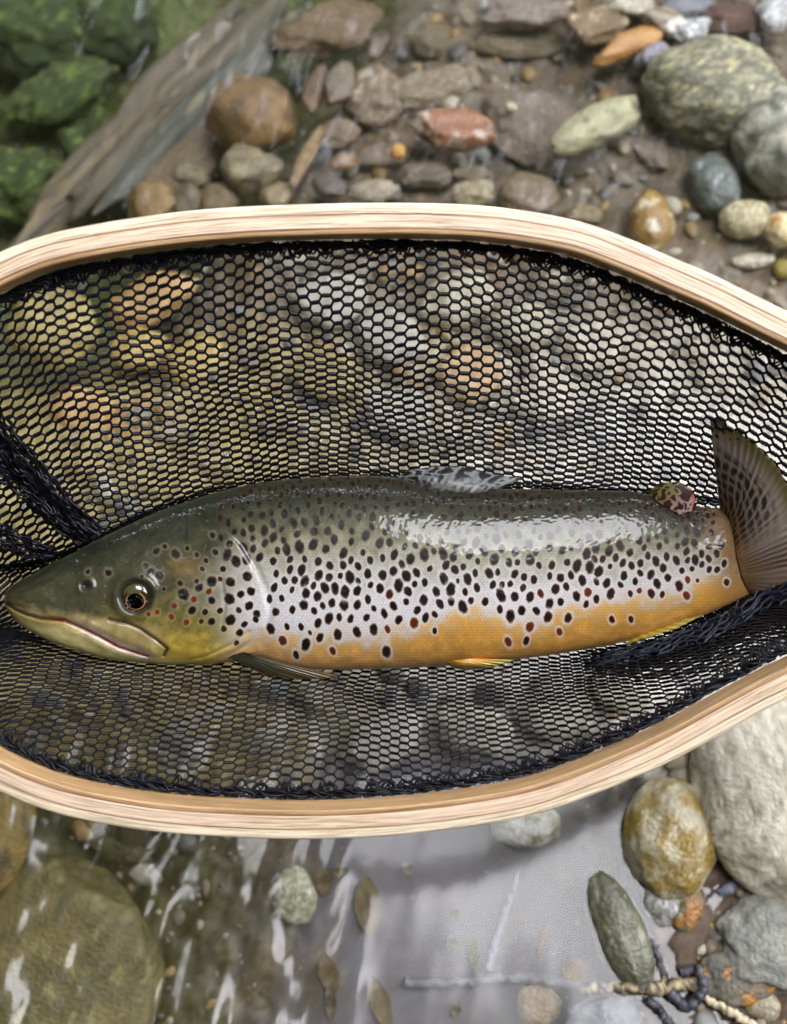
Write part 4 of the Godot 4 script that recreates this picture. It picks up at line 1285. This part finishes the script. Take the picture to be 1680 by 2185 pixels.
func spots_on(px: PackedFloat32Array, w: int, h: int) -> void:
	rng.seed = 2024
	var spots := []    # x, y, half width, half height, redness, halo
	# on the head and gill cover
	for q in [[232, 1222, 7, 1], [312, 1208, 6, 0], [334, 1176, 7, 0], [352, 1166, 5, 0], [375, 1182, 9, 0], [322, 1222, 9, 0], [340, 1228, 8, 0], [385, 1245, 6, 0], [392, 1268, 11, 0], [425, 1254, 8, 0], [410, 1302, 8, 1], [438, 1306, 6, 0], [414, 1279, 6, 3], [372, 1293, 6, 3], [366, 1316, 6, 3],
		[398, 1328, 6, 3], [430, 1326, 5, 2], [452, 1241, 10, 0], [452, 1281, 7, 0], [452, 1326, 7, 0], [470, 1303, 6, 1], [470, 1236, 5, 2], [492, 1242, 9, 0], [490, 1278, 10, 0], [514, 1268, 7, 1], [492, 1323, 10, 0], [510, 1302, 6, 2], [532, 1293, 8, 0], [522, 1332, 6, 0], [512, 1350, 7, 0], [548, 1310, 7, 0],
		[546, 1322, 6, 1], [536, 1262, 8, 0], [476, 1214, 6, 0], [432, 1214, 5, 1], [446, 1262, 6, 3], [478, 1342, 6, 2], [336, 1306, 5, 3], [317, 1310, 5, 3], [350, 1257, 4, 0], [420, 1240, 5, 2], [400, 1170, 5, 0], [420, 1184, 5, 1], [440, 1196, 5, 0], [460, 1178, 6, 0], [303, 1230, 4, 1], [505, 1372, 5, 2], [454, 1142, 6, 0], [490, 1160, 7, 0], [188, 1220, 5, 0], [528, 1230, 9, 0]]:
		spots.append([float(q[0]), float(q[1]), float(q[2]), float(q[2]) * 1.05, q[3] / 3.0, 0.25])
	# over the flank: thrown at random, kept apart; larger in the middle, small and crowded on the back
	var tries := 0
	while tries < 26000:
		tries += 1
		var x := rng.randf_range(470.0, 1600.0)
		var yb := fish_at(back_l, x)
		var yv := fish_at(belly_l, x)
		var y := rng.randf_range(yb, yv)
		var t := (y - (yb + yv) * 0.5) / ((yv - yb) * 0.5)
		var yo := fish_at(orange_l, x)
		if y > yo - 14.0 and not (rng.randf() < 0.012 and y < yo + 34.0):
			continue
		if x > 1524.0 + (y - 1084.0) * 0.22 or x < 575.0 and y > 1200.0:
			continue
		var up := smoothstep(-0.5, -0.92, t)
		var near := lerpf(20.5, 15.0, up) * (1.0 + 0.18 * smoothstep(0.1, 0.6, t)) * (1.0 - 0.1 * smoothstep(1200.0, 1500.0, x))
		var ok := true
		for s in spots:
			var dx: float = s[0] - x
			if absf(dx) < near:
				var dy: float = (s[1] - y) * 0.85
				if dx * dx + dy * dy < near * near * (0.75 if s[2] < 6.5 else 1.0):
					ok = false
					break
		if not ok:
			continue
		var r := lerpf(rng.randf_range(5.2, 9.2), rng.randf_range(4.5, 6.5), up) * (1.0 - 0.12 * smoothstep(1150.0, 1500.0, x))
		if rng.randf() < 0.16:
			r *= 0.72
		spots.append([x, y, r, r * rng.randf_range(1.15, 1.55), clampf(0.02 + 0.4 * smoothstep(0.0, 0.5, t) + 0.25 * smoothstep(900.0, 1500.0, x) + (0.5 if t > 0.2 and rng.randf() < 0.12 else 0.0), 0.0, 1.0), smoothstep(-0.35, 0.3, t)])
	var wob := fastnoise(0.09, 81, 2)
	for s in spots:
		var reach: float = s[3] * 2.6
		var i0 := clampi(int((s[0] - reach - X0) / (X1 - X0) * w), 0, w - 1)
		var i1 := clampi(int((s[0] + reach - X0) / (X1 - X0) * w), 0, w - 1)
		var core := Vector3(0.07, 0.05, 0.045).lerp(Vector3(0.42, 0.17, 0.07), maxf(0.0, s[4] * 1.6 - 0.75))
		var edge := Vector3(0.28, 0.20, 0.12).lerp(Vector3(0.52, 0.26, 0.14), s[4])
		var tilt := rng.randf_range(-0.25, 0.25)
		for i in range(i0, i1 + 1):
			var x := X0 + (X1 - X0) * (i + 0.5) / w
			var yb := fish_at(back_l, x)
			var yv := fish_at(belly_l, x)
			var mid := (yb + yv) * 0.5
			var half := (yv - yb) * 0.5
			var j0 := int(acos(clampf(-(s[1] - reach - mid) / half, -1.0, 1.0)) / PI * h)
			var j1 := int(acos(clampf(-(s[1] + reach - mid) / half, -1.0, 1.0)) / PI * h)
			for j in range(maxi(j0, 0), mini(j1, h - 1) + 1):
				var y := mid - half * cos(PI * (j + 0.5) / h)
				var dx: float = (x - s[0] + tilt * (y - s[1])) / s[2]
				var dy: float = (y - s[1]) / s[3]
				var d := sqrt(dx * dx + dy * dy) * (1.0 + 0.16 * wob.get_noise_2d(x, y))
				if d > 2.2:
					continue
				var at := (j * w + i) * 3
				var c := Vector3(px[at], px[at + 1], px[at + 2])
				c = c.lerp(Vector3(0.80, 0.79, 0.79), 0.75 * s[5] * smoothstep(2.2, 1.2, d))
				c = c.lerp(edge, smoothstep(1.3, 0.92, d))
				c = c.lerp(core, smoothstep(1.04, 0.66, d))
				px[at] = c.x
				px[at + 1] = c.y
				px[at + 2] = c.z


func build_eye(fish: Node3D) -> void:
	var eye_h := side_height(289, 1273)
	var at := np(289, 1273, eye_h + head_lift(289))
	at.y = eye_h + head_lift(289) - 0.0015
	var wet := painted(0.08, 0.6)
	wet.clearcoat_enabled = true
	wet.clearcoat = 1.0
	wet.clearcoat_roughness = 0.03
	# eyeball: a low dome, olive where the lid skin covers it above
	var v := PackedVector3Array()
	var c := PackedColorArray()
	var r := 0.0084
	for i in 25:
		for j in 49:
			var a := TAU * j / 48.0
			var q := i / 24.0
			var d := Vector3(cos(a) * q * r, r * 0.5 * sqrt(maxf(1.0 - q * q, 0.0)), sin(a) * q * r)
			v.append(d)
			var up := smoothstep(0.05, -0.35, d.z / r + 0.12)
			c.append(lin("2a2816").lerp(lin("4a4828"), up).lerp(lin("1c1a0c"), smoothstep(0.8, 1.0, q)))
	var ball := mesh_node("eye", grid_mesh(v, 24, 48, c, PackedVector2Array(), 1), wet, fish)
	ball.position = at
	ball.rotation = Vector3(0.22, 0, -0.04)
	var ring := func(called: String, r0: float, r1: float, lift: float, dome: float, c0: String, c1: String) -> void:
		var vv := PackedVector3Array()
		var cc := PackedColorArray()
		for i in 9:
			for j in 41:
				var a := TAU * j / 40.0
				var q: float = lerpf(r0, r1, i / 8.0)
				vv.append(Vector3(cos(a) * q, lift + dome * (1.0 - pow(i / 8.0, 2.0)), sin(a) * q * 0.94))
				cc.append(lin(c0).lerp(lin(c1), smoothstep(0.1, 0.9, i / 8.0 + 0.25 * n_fine.get_noise_2d(a * 0.1, q * 8.0))))
		var o := mesh_node(called, grid_mesh(vv, 8, 40, cc, PackedVector2Array(), 1), wet, ball)
		o.position = Vector3(0.0004, 0.0, 0.0016)
	ring.call("iris", 0.0, 0.0069, 0.0033, 0.0004, "5a4426", "2a2212")
	ring.call("pupil_rim", 0.0, 0.0055, 0.0037, 0.0003, "b98450", "9a6c40")
	ring.call("pupil", 0.0, 0.0048, 0.0040, 0.0003, "050505", "0b0806")


# a fin is a tapered sheet between a root line and a tip line; tint(u, w) gives its colour
func fin(fish: Node3D, called: String, root: Array, tip: Array, thick: float, mat: Material, tint: Callable, bulge := 0.0, rays := 26, ray_depth := 0.0003) -> void:
	var cr := Curve3D.new()
	var ct := Curve3D.new()
	for p in root:
		cr.add_point(np(p.x, p.y, p.z))
	for p in tip:
		ct.add_point(np(p.x, p.y, p.z))
	cr.bake_interval = 0.001
	ct.bake_interval = 0.001
	var nu := 120
	var nv := 36
	var v := PackedVector3Array()
	var c := PackedColorArray()
	# over the tip and back underneath, so that the sheet is closed
	for i in nu + 1:
		var u := float(i) / nu
		var a := cr.sample_baked(cr.get_baked_length() * u)
		var b := ct.sample_baked(ct.get_baked_length() * u)
		for j in nv * 2 + 1:
			var w := float(j) / nv if j <= nv else 2.0 - float(j) / nv
			var top := 1.0 if j <= nv else -1.0
			var p := a.lerp(b, w)
			var edge := sqrt(clampf(minf(u, 1.0 - u) * 14.0, 0.0, 1.0))
			var th := thick * (1.0 - 0.8 * w) * edge * (1.0 if w < 1.0 else 0.0)
			p.y += bulge * sin(PI * u) * sin(PI * clampf(w, 0.0, 1.0)) + top * th * 0.5
			p.y += ray_depth * sin(u * TAU * rays + 1.2 * n_low.get_noise_2d(u * 0.2, w * 0.2)) * w * edge * top
			v.append(p)
			c.append(tint.call(u, w))
	mesh_node(called, grid_mesh(v, nu, nv * 2, c, PackedVector2Array(), 2), mat, fish)


func build_fins(fish: Node3D) -> void:
	var wet := painted(0.22, 0.6)
	wet.clearcoat_enabled = true
	wet.clearcoat = 0.3
	wet.clearcoat_roughness = 0.12
	var flesh := painted(0.38, 0.4)
	flesh.clearcoat_enabled = true
	flesh.clearcoat = 0.25
	flesh.clearcoat_roughness = 0.2
	var soft := painted(0.4, 0.5)
	soft.backlight_enabled = true
	soft.backlight = Color(0.5, 0.44, 0.34)
	var spotted := func(u: float, w: float, base: Color, spot: Color, fu: float, fw: float, most: float) -> Color:
		var s := sin(u * fu + 2.6 * n_low.get_noise_2d(w * 0.16, u * 0.25)) * sin(w * fw + u * 9.0 + 3.2 * n_low.get_noise_2d(u * 0.2, w * 0.16))
		return base.lerp(spot, smoothstep(0.25, 0.5, absf(s)) * most)
	# folded back fin
	fin(fish, "dorsal_fin", [Vector3(846, 1026, 0.004), Vector3(880, 1044, 0.010), Vector3(940, 1056, 0.012), Vector3(1000, 1062, 0.011), Vector3(1046, 1054, 0.008)],
		[Vector3(852, 1016, 0.004), Vector3(876, 1002, 0.006), Vector3(930, 995, 0.008), Vector3(990, 997, 0.007), Vector3(1048, 1012, 0.006), Vector3(1118, 1020, 0.003)], 0.0035, flesh,
		func(u: float, w: float) -> Color:
			var b := lin("4c4d42").lerp(lin("777a78"), smoothstep(0.2, 0.9, w)) * (1.0 + 0.22 * sin(u * 95.0))
			return spotted.call(u, w, b, lin("17140f"), 26.0, 8.5, 1.0), 0.002, 15, 0.00015)
	# fleshy little fin before the tail
	fin(fish, "adipose_fin", [Vector3(1386, 1056, 0.004), Vector3(1402, 1070, 0.008), Vector3(1426, 1084, 0.009), Vector3(1452, 1101, 0.010)],
		[Vector3(1392, 1042, 0.005), Vector3(1414, 1030, 0.009), Vector3(1446, 1028, 0.012), Vector3(1474, 1042, 0.013), Vector3(1485, 1066, 0.013), Vector3(1479, 1090, 0.012), Vector3(1460, 1103, 0.011)], 0.0034, flesh,
		func(u: float, w: float) -> Color:
			var b := lin("7d7440").lerp(lin("b0948c"), smoothstep(0.35, 0.75, u)).lerp(lin("b8524a"), smoothstep(0.82, 1.0, w) * smoothstep(0.3, 0.6, u))
			return spotted.call(u, w, b, lin("3a1c14"), 15.0, 7.0, 1.0), 0.0008, 2, 0.0)
	# tail fin, bent up against the side of the bag
	fin(fish, "tail_fin", [Vector3(1536, 1085, 0.001), Vector3(1556, 1110, 0.005), Vector3(1566, 1150, 0.0065), Vector3(1572, 1190, 0.0065), Vector3(1582, 1230, 0.005), Vector3(1598, 1266, 0.001)],
		[Vector3(1514, 886, 0.056), Vector3(1556, 908, 0.053), Vector3(1610, 944, 0.050), Vector3(1660, 996, 0.046), Vector3(1694, 1060, 0.042), Vector3(1712, 1130, 0.036), Vector3(1730, 1200, 0.022), Vector3(1742, 1270, 0.020), Vector3(1736, 1330, 0.016)], 0.004, soft,
		func(u: float, w: float) -> Color:
			var b := lin("a07c52").lerp(lin("b0a094"), smoothstep(0.0, 0.4, w)).lerp(lin("7a6f44"), smoothstep(0.7, 0.95, w))
			b = b.lerp(lin("74593e"), smoothstep(0.5, 0.75, u) * 0.7)
			b *= 1.0 + 0.22 * sin(u * 210.0 + 2.0 * n_low.get_noise_2d(u, w * 0.3))
			var s: Color = spotted.call(u, w, b, lin("24120c"), 62.0, 24.0, 0.95 * smoothstep(0.8, 0.6, w) * smoothstep(0.62, 0.35, u))
			return s, 0.004, 30, 0.0007)
	# pectoral fin folded under the gill cover
	fin(fish, "pectoral_fin", [Vector3(486, 1404, 0.008), Vector3(500, 1396, 0.013), Vector3(520, 1392, 0.017), Vector3(540, 1398, 0.018)],
		[Vector3(560, 1438, 0.002), Vector3(620, 1450, 0.000), Vector3(690, 1449, 0.002), Vector3(724, 1444, 0.003), Vector3(700, 1436, 0.006)], 0.004, wet,
		func(u: float, w: float) -> Color:
			return lin("56523f").lerp(lin("7d6238"), smoothstep(0.35, 1.0, w)).lerp(lin("2b2a22"), smoothstep(0.5, 1.0, sin(u * 40.0)) * 0.6), 0.004, 11, 0.0006)
	# pelvic fins
	fin(fish, "pelvic_fin", [Vector3(950, 1412, 0.010), Vector3(968, 1408, 0.013), Vector3(992, 1406, 0.014), Vector3(1010, 1404, 0.014)],
		[Vector3(966, 1426, 0.006), Vector3(1000, 1430, 0.008), Vector3(1052, 1424, 0.010), Vector3(1100, 1408, 0.010)], 0.004, wet,
		func(u: float, w: float) -> Color:
			return lin("c58f30").lerp(lin("948a34"), smoothstep(0.3, 0.9, w)) * (1.0 + 0.2 * sin(u * 60.0)), 0.003, 9, 0.0004)
	# anal fin
	fin(fish, "anal_fin", [Vector3(1332, 1374, 0.004), Vector3(1368, 1356, 0.008), Vector3(1420, 1338, 0.009), Vector3(1470, 1318, 0.008)],
		[Vector3(1340, 1376, 0.005), Vector3(1386, 1360, 0.011), Vector3(1440, 1344, 0.012), Vector3(1504, 1310, 0.011)], 0.003, wet,
		func(u: float, w: float) -> Color:
			return lin("b89a38").lerp(lin("9d9634"), w) * (1.0 + 0.25 * sin(u * 50.0)), 0.002, 10, 0.0004)
